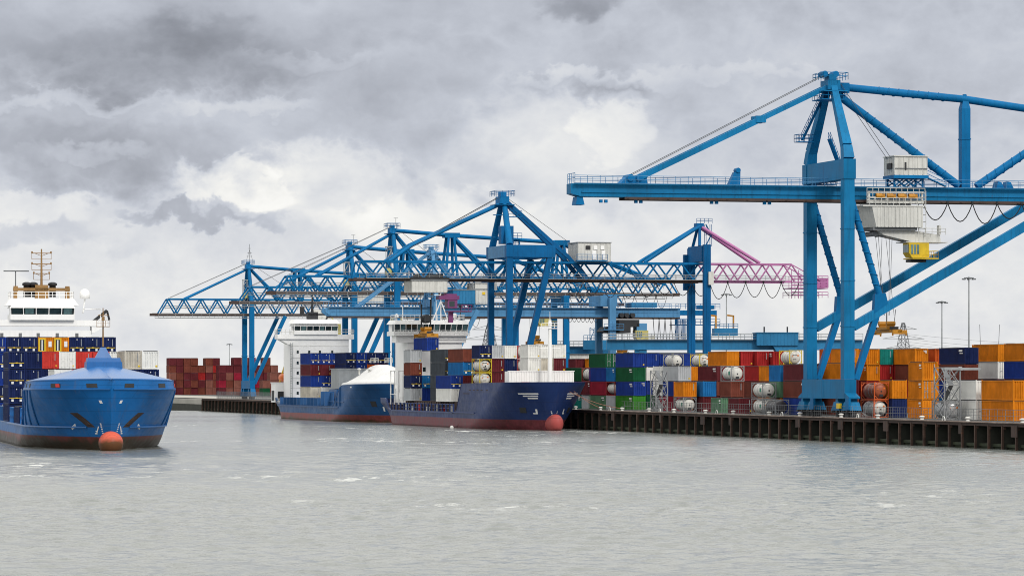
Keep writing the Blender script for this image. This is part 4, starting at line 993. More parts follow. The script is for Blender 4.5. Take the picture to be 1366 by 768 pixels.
    for k in range(3): b.tube((.0 + k * 1.2, 5.8, pb1 - .02), (.0 + k * 1.2, 5.8, apex - 14.4), .09, 4); b.beam((k * 1.2, 5.8, pb1), ((k + 1) % 3 * 1.2, 5.8, apex - 16.4), .1, .1)
    b.build('stair_tower', dk, root)
    # boom girder
    g = MB(); tip = -42.1
    g.extrude([(-1.45, zb), (1.45, zb), (1.45, zb + .7), (1.3, zt), (-1.3, zt), (-1.45, zb + .7)], 0, tip + 1.6, 62)
    g.prism([(tip, -1.3, zb + .45), (tip, 1.3, zb + .45), (tip + 1.59, 1.45, zb), (tip + 1.59, -1.45, zb)], [(tip, -1.3, zt - .1), (tip, 1.3, zt - .1), (tip + 1.59, 1.3, zt), (tip + 1.59, -1.3, zt)])
    g.box(tip + 1.6, 62, -1.62, -1.451, zb + .62, zb + .72); g.box(tip + 1.6, 62, 1.451, 1.62, zb + .62, zb + .72)
    for i in range(36): x = tip + 3 + i * 2.9; g.box(x - .04, x + .04, -1.475, -1.451, zb + .05, zb + .6)
    gd = g.build('boom_girder', mat, root)
    b = MB(); b.box(tip + 8.5, 62, -1.75, -1.3, zb - .42, zb - .004); b.box(tip + 8.5, 62, 1.3, 1.75, zb - .42, zb - .004)
    for i in range(33): x = tip + 9 + i * 3.2; b.box(x - .15, x + .15, -1.85, 1.85, zb - .30, zb - .2)
    b.build('trolley_rail', M['rail'], gd)
    b = MB(); b.prism([(tip + .8, -1.2, zb - 1.25), (tip + 2.2, -1.2, zb - 1.25), (tip + 2.2, 1.2, zb - 1.25), (tip + .8, 1.2, zb - 1.25)], [(tip + 1.0, -1.2, zb - .004), (tip + 1.9, -1.2, zb - .004), (tip + 1.9, 1.2, zb - .004), (tip + 1.0, 1.2, zb - .004)]); b.build('buffer', dk, gd)
    for x in (tip + 4.6, tip + 10.2, tip + 22.4, tip + 31):
        for dx_ in (0, .8): b = MB(); b.box(x + dx_, x + dx_ + .45, -1.3, -.8, zb - .9, zb - .43); b.build('stop_block', dk, gd)
    b = MB()
    for y in (-1.9, 1.9):
        b.box(tip + .4, 61, y - .35, y + .35, zt - .10, zt - .02); railing(b, (tip + .4, y * 1.12, zt - .02), (61, y * 1.12, zt - .02), 1.15, 2.0, .045)
    railing(b, (tip + .4, -2.1, zt - .02), (tip + .4, 2.1, zt - .02), 1.5, 1.0, .05); b.build('walkway', M['crane_pale'], gd)
    b = MB()
    for x in (tip + 9.5,): 
        b.prism([(x - 1.6, -1.2, zt + .003), (x + 2.8, -1.2, zt + .003), (x + 2.8, 1.2, zt + .003), (x - 1.6, 1.2, zt + .003)], [(x - .6, -1.0, zt + 1.0), (x + 2.6, -1.0, zt + 1.6), (x + 2.6, 1.0, zt + 1.6), (x - .6, 1.0, zt + 1.0)]); b.tube((x, -1.5, zt + .9), (x, 1.5, zt + .9), .55, 12); b.tube((x + 1.4, -1.5, zt + .9), (x + 1.4, 1.5, zt + .9), .5, 12)
    b.build('stay_bracket', dk, gd); b = MB(); x = tip + 26.6; b.prism([(x - 1, -.7, zt + .003), (x + .8, -.7, zt + .003), (x + .8, .7, zt + .003), (x - 1, .7, zt + .003)], [(x - .1, -.5, zt + 2.0), (x + .9, -.5, zt + 2.2), (x + .9, .5, zt + 2.2), (x - .1, .5, zt + 2.0)]); b.tube((x + .5, -.7, zt + 2.3), (x + .5, .7, zt + 2.3), .4, 8)
    b.build('stay_bracket', dk, gd)
    # stays
    fx = tip + 11.2
    for y in (-.9, .9):
        b = MB(); n1 = Vector((-.6, y, apex - 1.6)); n2 = Vector((fx, y * 1.1, zt + 1.0)); mid = n1.lerp(n2, .36)
        b.beam(n1, mid, .62, .72); b.beam(mid, n2, .62, .85); b.box(mid.x - .8, mid.x + .8, mid.y - .45, mid.y + .45, mid.z - .5, mid.z + .55); b.build('forestay', mat, root)
    px_, pz = 22.6, zt
    bx0, bx1 = Vector((1.6, 0, apex - 1.4)), Vector((px_, 0, 53.6 - ZQ)); far = Vector((42, 0, 51.2 - ZQ))
    b = MB(); b.tube(bx0, bx1, .60, 14); b.tube(bx1, far, .60, 14); helix(b, bx0 + (bx1 - bx0) * .3, bx1 - (bx1 - bx0) * .15, .64, 7); b.box(.9, 3.2, -.7, .7, apex - 2.4, apex - .8)
    b.build('backstay', dk, root)
    b = MB(); q0, q1 = Vector((1.4, 0, apex - 2.6)), Vector((px_ - 1.0, 0, zt + .4)); b.tube(q0, q1, .62, 14); helix(b, q0.lerp(q1, .22), q0.lerp(q1, .92), .66, 12); b.build('brace', dk, root)
    b = MB(); q0, q1 = Vector((px_ + 2.0, 0, zt + .3)), Vector((42, 0, 51.2 - ZQ)); b.tube(q0, q1, .62, 14); helix(b, q0.lerp(q1, .1), q0.lerp(q1, .9), .66, 10); b.build('brace', dk, root)
    b = MB(); b.box(px_ - .72, px_ + .72, -.75, .75, zt + .003, 52.1 - ZQ); b.box(px_ - .8, px_ + .8, -.82, .82, 47.2 - ZQ, 47.4 - ZQ); b.prism([(px_ - .72, -.75, 52.1 - ZQ), (px_ + .72, -.75, 52.1 - ZQ), (px_ + .72, .75, 52.1 - ZQ), (px_ - .72, .75, 52.1 - ZQ)], [(px_ - .2, -.3, 54.4 - ZQ), (px_ + .2, -.3, 54.4 - ZQ), (px_ + .2, .3, 54.4 - ZQ), (px_ - .2, .3, 54.4 - ZQ)]); b.build('post', dk, root)
    b = MB()
    for x in (px_ + 5.6, px_ + 7.2): b.extrude([(x - .6, zt + .003), (x + .7, zt + .003), (x + .2, zt + 1.0), (x - .3, zt + 1.1)], 1, -1.0, 1.0)
    b.build('lug', dk, gd)
    ropes([((-.9, y, apex + .3), (fx - 1.5, y, zt + 1.3)) for y in (-1.0, 1.0)] + [((1.2, y, apex - .4), (10.8, y, 43.0 - ZQ)) for y in (-.9, .9)]).build('hoist_rope', M['rope'], root)
    # machine house on its trestle
    hz0, hz1 = 41.4 - ZQ, 44.3 - ZQ
    cladding_house(root, 'machine_house', 10.0, 15.4, -2.6, 2.2, hz0, hz1, M['cladding'], M['offwhite'], [(11.6, 11.9, hz0 + .8, hz0 + 2.0, 'dark'), (10.02, 15.38, hz0 + .95, hz0 + 1.1, 'galvdark')])
    b = MB(); b.box(9.75, 9.92, -1.6, .4, hz0 + 1.0, hz0 + 1.9); b.build('winch_drum', M['dark'], root)
    b = MB(); b.box(9.8, 15.6, -2.7, 2.3, hz0 - .5, hz0 - .005)
    for x in (10.3, 15.0):
        for y in (-1.6, 1.6): b.beam((x, y, zt + .01), (x, y, hz0 - .5), .28, .28)
    for y in (-1.6, 1.6):
        for i in range(3): xa = 10.3 + i * 1.57; b.beam((xa, y, zt + .1), (xa + 1.57, y, hz0 - .5), .18, .18); b.beam((xa + 1.57, y, zt + .1), (xa, y, hz0 - .5), .18, .18)
    b.beam((15.4, -2.2, hz0 - .3), (18.6, -2.2, zt + .1), .8, .14)
    for k in (.55, 1.1): b.tube((15.4, -2.6, hz0 - .3 + k), (18.6, -2.6, zt + .1 + k), .05, 4)
    b.build('trestle', dk, root)
    # trolley with yellow motors, hung machine house, arm and cab
    t = MB()
    for y in (-2.9, 2.9):
        t.box(5.4, 14.6, y - .25, y + .25, zb - .55, zb - .2); t.box(5.4, 14.6, y - .25, y + .25, zb + 1.2, zb + 1.3); railing(t, (5.2, y * 1.1, zb + .3), (14.8, y * 1.1, zb + .3), 1.5, 1.0, .055); railing(t, (5.2, y * 1.1, zb - .6), (14.8, y * 1.1, zb - .6), 1.0, 1.2, .055)
        for x in (5.6, 8.5, 11.5, 14.4): t.box(x - .14, x + .14, y - .2, y + .2, zb - .5, zb + 1.25)
    railing(t, (14.8, -3.2, zb - 5.4), (14.8, -3.2, zb + 1.0), 1, 1, .05) if False else None
    for z in range(6): t.tube((14.9, -3.3, zb - 5.6 + z * 1.1), (14.9, 0, zb - 5.6 + z * 1.1), .05, 4)
    for y in (-3.3, 0): t.tube((14.9, y, zb - 5.8), (14.9, y, zb + 1.4), .06, 4)
    to = t.build('trolley_frame', M['offwhite'], root)
    for i, x in enumerate((7.2, 9.0, 10.8, 12.6)):
        b = MB(); b.tube((x - .5, -3.1, zb + .55), (x + .5, -3.1, zb + .55), .42, 10); b.box(x + .52, x + .9, -3.4, -2.7, zb + .2, zb + .9); b.build('motor', M['amber'], to)
    b = MB(); z0, z1 = 33.2 - ZQ, 36.4 - ZQ
    x0, x1 = 5.0, 14.3
    b.prism([(x0 + 1.6, -3.6, z0), (x1, -3.6, z0), (x1, 3.0, z0), (x0 - .6, 3.0, z0)], [(x0 + .9, -3.6, z1), (x1, -3.6, z1), (x1, 3.0, z1), (x0 - 1.3, 3.0, z1)])
    for i in range(13): x = x0 + 1.8 + i * (x1 - x0 - 2) / 12; b.box(x - .07, x + .07, -3.68, -3.601, z0 + .05, z1 - .05)
    hh = b.build('trolley_house', M['cladding'], root)
    b = MB(); b.box(x0 - .6, x1 + .2, -3.7, 3.1, z1 + .004, z1 + .22); railing(b, (x0 + .5, -3.6, z1 + .22), (x1, -3.6, z1 + .22), 1.1, 1.0, .05); b.build('roof', M['offwhite'], hh)
    b = MB(); b.box(x0 + 1.2, x1 - .8, -3.2, 2.6, z0 - .5, z0 - .004)
    for x in (x0 + 2, x0 + 3.5, x0 + 5.5, x0 + 7): b.tube((x, -2, z0 - 1.0), (x, 2, z0 - 1.0), .4, 10)
    b.build('drum', M['galvdark'], hh)
    b = MB(); b.extrude([(x0 + 2.2, z0 - .5), (x1 - 1.2, z0 - .5), (x1 + 3.2, z0 - 1.1), (x1 + 3.4, z0 - 2.2), (x1 - 1.5, z0 - 2.2), (x0 + 3.2, z0 - 1.2)], 1, -2.6, 1.4)
    b.box(x1 - 2.6, x1 + 4.4, -3.0, 1.6, z0 - 2.35, z0 - 2.22); railing(b, (x1 - .5, -3.0, z0 - 1.1), (x1 + 4.0, -3.0, z0 - 1.1), 1.0, 1.0, .05); b.box(x1 + 3.0, x1 + 3.3, -2.8, -1.8, z0 - 1.1, z0 + .4); b.build('cab_arm', M['cladding'], root)
    c = cab(root, 12.0, 15.3, -3.6, -.8, 28.5 - ZQ, 30.8 - ZQ, M['yellow'])
    b = MB(); b.box(12.4, 15.0, -3.2, -1.0, 27.8 - ZQ, 28.2 - ZQ); b.build('cab_underframe', M['dark'], c)
    b = MB(); b.box(13.0, 15.0, -2.8, -1.4, 30.81 - ZQ, z0 - 2.36); b.build('cab_hanger', M['dark'], c)
    festoon(14.8, 35.5, zb - .4, 2.9, 5, -2.2, .085).build('festoon_cable', M['cable'], root)
    ropes([((7.6 + i * .6, -1.5 + (i % 2) * 3, z0 - .5), (8.8 + (i % 3) * .8, -1.2 + (i % 2) * 2.4, 19.5 - ZQ)) for i in range(6)], .035).build('hoist_rope', M['rope'], root)
    return root, s0
A_root, sA = crane_A()
p = Q(sA, A0 + 9.6); spreader((p.x, p.y, 16.4), RZQ, 'amber spreader with folded arms hanging empty beside the near crane\'s right leg', 12.0, 4.0)

# ---- rail gantry cranes behind the stacks
def yard_gantry(pxc, Y, x0, x1, z0, z1, label, house=None, mat='bluehouse', leg_x=()):
    X = (pxc - 683) / FPX * Y
    root = empty('yard_gantry_crane', (X, Y, ZQ), R(3.0), label, 'crane', 'low blue gantry cranes behind the stacks')
    b = MB()
    for y in (-6, 6):
        b.box(x0, x1, y - .8, y + .8, z0 - ZQ, z1 - ZQ); b.box(x0, x1, y - 1.0, y + 1.0, z0 - ZQ - .25, z0 - ZQ - .003)
        for i in range(int((x1 - x0) / 9)): xx = x0 + 4 + i * 9; b.box(xx - .1, xx + .1, y - .88, y + .88, z0 - ZQ + .05, z1 - ZQ - .05)
    g = b.build('girder', M[mat], root)
    b = MB()
    for y in (-7.2, 7.2): b.box(x0, x1, y - .4, y + .4, z1 - ZQ + .05, z1 - ZQ + .15); railing(b, (x0, y, z1 - ZQ + .15), (x1, y, z1 - ZQ + .15), 1.2, 2.4, .06)
    b.build('walkway', M['galv'], g)
    for x in leg_x:
        for y in (-6, 6):
            b = MB(); b.box(x - .8, x + .8, y - .7, y + .7, 1.2, z0 - ZQ - .26); b.build('leg', M[mat], root)
        b = MB(); b.box(x - .7, x + .7, -8, 8, .4, 1.19); b.build('sill_beam', M[mat], root)
    if house:
        hx0, hx1, hz0, hz1 = house
        cladding_house(root, 'machine_house', hx0, hx1, -8.6, -1.5, hz0 - ZQ, hz1 - ZQ, M[mat], M[mat])
        b = MB()
        for x in (hx0 + 2, hx1 - 2): b.tube((x, -5, hz1 - ZQ + .16), (x, -5, hz1 - ZQ + 1.4), .18, 6)
        b.build('exhaust', M['dark'], root)
        b = MB(); b.prism([(hx0 + 5, -8.2, hz0 - ZQ - 2.4), (hx0 + 8.5, -8.2, hz0 - ZQ - 2.4), (hx0 + 8.5, -4, hz0 - ZQ - 2.4), (hx0 + 5, -4, hz0 - ZQ - 2.4)], [(hx0 + 3.5, -8.2, hz0 - ZQ - .004), (hx0 + 9, -8.2, hz0 - ZQ - .004), (hx0 + 9, -4, hz0 - ZQ - .004), (hx0 + 3.5, -4, hz0 - ZQ - .004)]); b.build('hopper', M[mat], root)
    return root
k = 860 / FPX
def zz(y): return H_EYE + (503 - y) * k
yard_gantry(975, 860, (806 - 975) * k, (1146 - 975) * k, zz(465), zz(453.5), 'long low blue gantry girder carrying a blue machine house, behind the container stacks', ((1004 - 975) * k, (1059 - 975) * k, zz(461), zz(444.5)), 'bluehouse', (-20, 22))
k = 950 / FPX
yard_gantry(775, 950, (738 - 775) * k, (812 - 775) * k, zz(470), zz(462.5), 'short blue gantry girder with a grey skirt, behind the foremast of the front ship', None, 'bluehouse', (-4,))
# the small blue tower on the gantry and the blue platform with amber davits
b = MB()
def davit(px, Y, zbase, label):
    X = (px - 683) / FPX * Y; e = empty('hoist_platform', (X, Y, zbase), R(5), label, 'platform')
    b = MB(); b.box(-2.6, 2.6, -2, 2, 0, 1.6); railing(b, (-2.6, -2.1, 1.6), (2.6, -2.1, 1.6), 1.0, 1.0, .06); b.build('deck', M['bluehouse'], e)
    for x in (-2.0, 1.9):
        b = MB(); b.beam((x, 0, 1.6), (x, 0, 4.4), .35, .35); b.beam((x + .15, 0, 4.3), (x - 1.4, 0, 4.5), .35, .35); b.build('davit', M['amber'], e)
davit(967, 862, 19.0, 'blue platform with two amber davits, right of the landside crane legs')
X = (787 - 683) / FPX * 940; e = empty('hoist_platform', (X, 940, zz(463)), R(3), 'small blue caged platform at the end of the short gantry girder', 'platform')
b = MB(); b.box(-1.6, 1.2, -1.2, 1.2, -.6, 1.6); b.build('deck', M['bluehouse'], e); b = MB(); cage(b, .5, 0, 1.6, 4.6, .5, .6); railing(b, (-1.6, -1.2, 1.6), (1.2, -1.2, 1.6), 1.2, .9, .06); b.build('stair_cage', M['bluehouse'], e)
# pale ribbed shed behind the stacks
Y = 1000; k = Y / FPX
sh = empty('warehouse', ((790 - 683) * k, Y, ZQ), R(3), 'long pale ribbed warehouse wall below the short gantry girder', 'warehouse')
b = MB(); b.box(-16, 30, 0, 14, 0, H_EYE + 31 * k - ZQ)
for i in range(47): b.box(-16 + i - .12, -16 + i + .12, -.12, -.002, .2, H_EYE + 31 * k - ZQ - .2)
b.build('wall', M['cladding'], sh); b = MB(); b.box(-16.4, 30.4, -.5, 14.5, H_EYE + 31 * k - ZQ + .004, H_EYE + 31 * k - ZQ + .4); b.build('roof', M['galvdark'], sh)

# ================================================================== SHIPS (local y runs aft from the stem, x towards the side nearer the quay, z = 0 at the water)
def hull_material(name, top, boot_z, foul=(.105, .022, .020), weed=(.018, .024, .010), rough=.32, scuff=.25, weed_z=.7):
    m = bpy.data.materials.new(name); m.use_nodes = True
    t = NT(m.node_tree); b = t.n['Principled BSDF']
    co = t.node('ShaderNodeTexCoord').outputs['Object']; x, y, z = t.sep(co)
    n1 = t.noise(co, .12, 5, .6); n2 = t.noise(co, .8, 6, .68)
    st = t.noise(t.xyz(t.m('MULTIPLY', x, .9), t.m('MULTIPLY', y, .9), t.m('MULTIPLY', z, .07)), 1.0, 5, .66)
    top4 = (*top, 1)
    c = t.mix(t.mrange(n1, .35, .65), tuple(v * .80 for v in top) + (1,), tuple(min(1, v * 1.2 + .004) for v in top) + (1,))
    c = t.mix(t.mrange(st, .56, .80, 0, scuff), c, (.10, .10, .11, 1))
    bk = t.node('ShaderNodeTexBrick'); t.l.new(t.xyz(y, z, 0.0), bk.inputs['Vector'])
    bk.inputs['Scale'].default_value = 1.0; bk.inputs['Brick Width'].default_value = 6.5; bk.inputs['Row Height'].default_value = 1.75; bk.inputs['Mortar Size'].default_value = .045; bk.inputs['Mortar Smooth'].default_value = .4
    c = t.mix(t.m('MULTIPLY', bk.outputs['Fac'], .45), c, tuple(v * .45 for v in top) + (1,))
    # horizontal rubbing marks where the ship lies against fenders
    ru = t.noise(t.xyz(t.m('MULTIPLY', x, .1), t.m('MULTIPLY', y, .12), t.m('MULTIPLY', z, 2.6)), 1.0, 4, .6)
    c = t.mix(t.mrange(ru, .60, .74, 0, scuff * .9), c, (.09, .10, .12, 1))
    f = t.mix(t.mrange(n2, .35, .7), (*foul, 1), tuple(v * 1.9 + .01 for v in foul) + (1,))
    f = t.mix(t.mrange(st, .5, .75, 0, .5), f, (.05, .022, .018, 1))
    zw = t.m('ADD', z, t.m('MULTIPLY', t.m('SUBTRACT', n2, .5), .9))
    c = t.mix(t.mrange(z, boot_z - .03, boot_z + .03), f, c)
    wz = t.m('SUBTRACT', zw, t.m('MULTIPLY', t.m('SUBTRACT', n1, .5), 3.2))
    c = t.mix(t.mrange(wz, weed_z - .35, weed_z + .35, .85, 0), c, (*weed, 1))
    rs = t.noise(t.xyz(t.m('MULTIPLY', x, 2.4), t.m('MULTIPLY', y, 2.4), t.m('MULTIPLY', z, .22)), 1.0, 5, .7)
    c = t.mix(t.mrange(rs, .66, .78, 0, .55), c, (.11, .045, .022, 1))
    t.l.new(c, b.inputs['Base Color']); t.l.new(t.mrange(n2, .3, .7, rough - .06, rough + .14), b.inputs['Roughness'])
    b.inputs['Specular IOR Level'].default_value = .15
    return m
def smooth(a, b, x):
    t = max(0, min(1, (x - a) / (b - a))); return t * t * (3 - 2 * t)
class Ship:
    def __init__(s, L_, B, zd, zm, t1, t2, zp, tp, rake=3.0, LeW=34, LeD=13, nW=1.8, nD=2.6, zsh=None):
        s.L, s.B, s.zd, s.zm, s.t1, s.t2, s.zp, s.tp = L_, B, zd, zm, t1, t2, zp, tp
        s.rake, s.LeW, s.LeD, s.nW, s.nD = rake, LeW, LeD, nW, nD
    def ztop(s, t):
        if t < s.tp: return s.zd + (s.zm - s.zd) * smooth(s.t1, s.t2, t) + (0.35 * (1 - t / s.t1) if t < s.t1 else 0)
        return s.zm + (s.zp - s.zm) * smooth(s.tp, s.tp + 3.0, t)
    def t0(s, z): return s.rake * (1 - max(0, min(1.1, z / s.zd)) ** .8)
    zk = None
    def hb(s, t, z):
        dz_ = 0
        if s.zk and z > s.zk: dz_ = z - s.zk; z = s.zk
        k = max(0, min(1, z / s.zd)); t0 = s.t0(z); tau = max(0, min(1, (t - t0) / (s.LeW + (s.LeD - s.LeW) * k ** .75)))
        n = s.nW + (s.nD - s.nW) * k
        h = s.B / 2 * (1 - (1 - tau) ** n)
        if t > s.L - 16:
            q = (t - s.L + 16) / 16; lift = max(0, min(1, (z + .5) / 5.0)); h *= 1 - q * q * (.55 * (1 - lift) + .06)
        if z < 0: h *= .97
        return max(0, h - .22 * dz_) if dz_ else h
    def pos(s, t, z, side, off=0.0):
        e = .15; h = s.hb(t, z)
        dt = (s.hb(t + e, z) - s.hb(t - e, z)) / (2 * e); dz = (s.hb(t, z + e) - s.hb(t, z - e)) / (2 * e)
        n = Vector((1, -dt, -dz)).normalized()
        return Vector((side * (h + n.x * off), t + n.y * off, z + n.z * off))
    def hull_mesh(s, ztop=None):
        mb = MB(); NU, NV = 90, 22; g = {}
        for side in (-1, 1):
            for i in range(NU + 1):
                u = i / NU
                for j in range(NV + 1):
                    v = j / NV; ze = -1.5 + v * (s.zd + .35 + 1.5); t00 = s.t0(ze); t = t00 + (s.L - t00) * (u ** 1.55 * .6 + u * .4)
                    z = -1.5 + v * (s.ztop(t) + 1.5)
                    if s.zk:
                        zt = s.ztop(t); ke = min(s.zk, zt - .1); z = -1.5 + (ke + 1.5) * j / (NV - 3) if j <= NV - 3 else ke + (zt - ke) * (j - NV + 3) / 3
                    g[side, i, j] = (side * max(.02, s.hb(t, z)), t, z)
            o = []; fs = []
            for i in range(NU + 1):
                for j in range(NV + 1): o.append(g[side, i, j])
            fs2 = []
            for i in range(NU):
                for j in range(NV):
                    a = i * (NV + 1) + j; q = (a, a + NV + 1, a + NV + 2, a + 1); (fs2 if s.zk and j >= NV - 3 else fs).append(q if side > 0 else q[::-1])
            mb.add(o, fs, True)
            if fs2: mb.add(o, fs2, True)
        # transom, stem closing strip
        for j in range(NV): 
            mb.add([g[-1, NU, j], g[1, NU, j], g[1, NU, j + 1], g[-1, NU, j + 1]], [(0, 1, 2, 3)])
            mb.add([g[-1, 0, j], g[1, 0, j], g[1, 0, j + 1], g[-1, 0, j + 1]], [(3, 2, 1, 0)])
        s.g, s.NU, s.NV = g, NU, NV
        return mb
    def bulwark_cap(s, mb, w=.25, h=.10):
        for side in (-1, 1):
            for i in range(s.NU):
                a, b = Vector(s.g[side, i, s.NV]), Vector(s.g[side, i + 1, s.NV]); 
                if (b - a).length < .02: continue
                up = Vector((0, 0, h)); wx = Vector((side * .06, 0, 0)); wi = Vector((-side * w, 0, 0))
                mb.prism([a + wx, a + wi, b + wi, b + wx] if side > 0 else [a + wx, b + wx, b + wi, a + wi], [a + wx + up, a + wi + up, b + wi + up, b + wx + up] if side > 0 else [a + wx + up, b + wx + up, b + wi + up, a + wi + up])
    def deck_mesh(s, drop=1.0):
        mb = MB(); ts = [1.2 + i * (s.L - 1.4) / 70 for i in range(71)]
        for a, b in zip(ts[:-1], ts[1:]):
            za, zb_ = s.ztop(a) - drop, s.ztop(b) - drop; ha, hb_ = s.hb(a, za) - .04, s.hb(b, zb_) - .04
            mb.add([(-ha, a, za), (ha, a, za), (hb_, b, zb_), (-hb_, b, zb_)], [(0, 1, 2, 3)])
        return mb
    def patch(s, mb, t0, t1, za, zb_, side, off=.03, nt_=6, nz=3, slant=0.0):
        def P(i, j, o):
            k = j / nz; return s.pos(t0 + (t1 - t0) * i / nt_ + slant * k, za + (zb_ - za) * k, side, o)
        for o, flip in ((off, False), ):
            vs = [P(i, j, o) for i in range(nt_ + 1) for j in range(nz + 1)]; fs = []
            for i in range(nt_):
                for j in range(nz):
                    a = i * (nz + 1) + j; q = (a, a + nz + 1, a + nz + 2, a + 1); fs.append(q if side > 0 else q[::-1])
            mb.add(vs, fs, True)
        # rim down to the plating
        rim = [(i, 0) for i in range(nt_ + 1)] + [(nt_, j) for j in range(1, nz + 1)] + [(i, nz) for i in range(nt_ - 1, -1, -1)] + [(0, j) for j in range(nz - 1, 0, -1)]
        n = len(rim); vs = [P(i, j, off) for i, j in rim] + [P(i, j, -.05) for i, j in rim]
        mb.add(vs, [(i, (i + 1) % n, n + (i + 1) % n, n + i) for i in range(n)])
    def strake(s, mb, t0, t1, zf, side, off=.12, w=.22, n=30):
        pts = []
        for i in range(n + 1):
            t = t0 + (t1 - t0) * i / n; pts.append(s.pos(t, zf(t), side, off * .4))
        for a, b in zip(pts[:-1], pts[1:]): mb.beam(a, b, off, w)
def world(root, p):
    c, sn = math.cos(root.rotation_euler.z), math.sin(root.rotation_euler.z)
    return Vector((root.location.x + c * p[0] - sn * p[1], root.location.y + sn * p[0] + c * p[1], root.location.z + p[2]))
def bulb(root, c, r, ln):
    mb = MB(); prof = []
    for i in range(13):
        a = math.pi / 2 * i / 12; prof.append((r * math.sin(a), -r * 1.25 * math.cos(a)))
    prof += [(r * 1.0, 1.0), (r * .9, ln * .5), (r * .7, ln)]
    mb.lathe(prof, c, 28, 'y'); return mb.build('bulbous_bow', hull_material('bulb_' + root.name, (.62, .115, .07), -3, (.3, .05, .04), (.03, .04, .015), .45, .15, c[2] + .55), root)
def windows(root, parent, mat, spots, axis, d):
    for (x0, x1, z0, z1) in spots:
        mb = MB()
        if axis == 'y': mb.box(x0, x1, d - .06, d - .002, z0, z1)
        else: mb.box(d - .06, d - .002, x0, x1, z0, z1)
        mb.build('window', mat, parent)
def bay(root, t, ln, rows, n, zbase, ship, where, h=2.6, parts=True):
    """one bay of deck containers: rows from the water side to the quay side, each a list of tiers from the bottom; t = near end"""
    Lc = 6.06 if ln == 20 else 12.19
    for i, tiers in enumerate(rows):
        x = (i - (n - 1) / 2) * 2.5
        for j, k in enumerate(tiers):
            if k is None: continue
            p = world(root, (x, t + Lc / 2 + random.uniform(-.05, .05), zbase + j * h))
            lab = f'{name_of(k)}, {tierword(j, len(tiers))}, {ORD[i]} row from left, {where}, {ship} ship' if len(tiers) > 1 else f'{name_of(k)} alone in the {ORD[i]} row from left, {where}, {ship} ship'
            put_unit(k, ln, p, root.rotation_euler.z, lab, f'containers on the {ship} ship', h, **({} if k in TK else {'parts': 'line'}))
def wheelhouse(root, par, y, hw, z, hgt, depth, mats, nwin=9, wing=None, slope=.35, glass='glass'):
    """bridge: sloped window band, roof, wings"""
    b = MB(); b.box(-hw, hw, y, y + depth, z, z + .9); b.box(-hw + slope, hw - slope, y + slope, y + depth, z + .9, z + hgt - .5)
    b.prism([(-hw - .1, y - .1, z + hgt - .5), (hw + .1, y - .1, z + hgt - .5), (hw + .1, y + depth, z + hgt - .5), (-hw - .1, y + depth, z + hgt - .5)], [(-hw + .4, y + .6, z + hgt + .35), (hw - .4, y + .6, z + hgt + .35), (hw - .4, y + depth - .5, z + hgt + .35), (-hw + .4, y + depth - .5, z + hgt + .35)])
    wh = b.build('wheelhouse', mats, root)
    w = MB(); w.prism([(-hw + .05, y - .02 + slope, z + .92), (hw - .05, y - .02 + slope, z + .92), (hw - .05, y + 2.4, z + .92), (-hw + .05, y + 2.4, z + .92)], [(-hw - .05, y - .05, z + hgt - .52), (hw + .05, y - .05, z + hgt - .52), (hw + .05, y + 2.4, z + hgt - .52), (-hw - .05, y + 2.4, z + hgt - .52)])
    w.build('window_band', M[glass], wh)
    u = MB()
    for i in range(nwin + 1):
        x = -hw + 2 * hw * i / nwin; m = MB(); m.beam((x * .985, y + slope - .06, z + .9), (x * 1.0, y - .09, z + hgt - .5), .14, .10); m.build('mullion', mats, wh)
    for i in range(nwin):
        if i % 3 == 1 or i == nwin - 1:
            x0 = -hw + 2 * hw * (i + .15) / nwin; x1 = -hw + 2 * hw * (i + .8) / nwin
            u = MB(); u.prism([(x0, y + slope - .10, z + 1.0), (x1, y + slope - .10, z + 1.0), (x1, y + slope, z + 1.0), (x0, y + slope, z + 1.0)], [(x0, y - .10, z + hgt - .6), (x1, y - .10, z + hgt - .6), (x1, y + .02, z + hgt - .6), (x0, y + .02, z + hgt - .6)]); u.build('window_pane', M['glass_tint'], wh)
    if wing:
        b = MB()
        for sx in (-1, 1):
            b.box(*sorted((sx * hw * .9, sx * wing)), y + 1.0, y + 4.0, z - .35, z - .02)
            b.box(*sorted((sx * (wing - .15), sx * wing)), y + 1.0, y + 4.0, z - .02, z + .95); b.box(*sorted((sx * (hw + .02), sx * wing)), y + 1.0, y + 1.12, z - .02, z + .75)
            railing(b, (sx * (hw + .3), y + 1.05, z + .75), (sx * wing, y + 1.05, z + .75), .9, 1.2, .045); railing(b, (sx * wing, y + 1.05, z + .75), (sx * wing, y + 4.0, z + .75), .9, 1.2, .045)
            b.prism([(sx * hw * .9, y + 1.2, z - 2.2), (sx * (hw * .9 + .3), y + 1.2, z - 2.2), (sx * (hw * .9 + .3), y + 3.8, z - 2.2), (sx * hw * .9, y + 3.8, z - 2.2)] if sx > 0 else [(sx * (hw * .9 + .3), y + 1.2, z - 2.2), (sx * hw * .9, y + 1.2, z - 2.2), (sx * hw * .9, y + 3.8, z - 2.2), (sx * (hw * .9 + .3), y + 3.8, z - 2.2)],
                    [(sx * hw * .9, y + 1.2, z - .36), (sx * (wing - 1.0), y + 1.2, z - .36), (sx * (wing - 1.0), y + 3.8, z - .36), (sx * hw * .9, y + 3.8, z - .36)] if sx > 0 else [(sx * (wing - 1.0), y + 1.2, z - .36), (sx * hw * .9, y + 1.2, z - .36), (sx * hw * .9, y + 3.8, z - .36), (sx * (wing - 1.0), y + 3.8, z - .36)])
        b.build('bridge_wing', mats, root)
    return wh
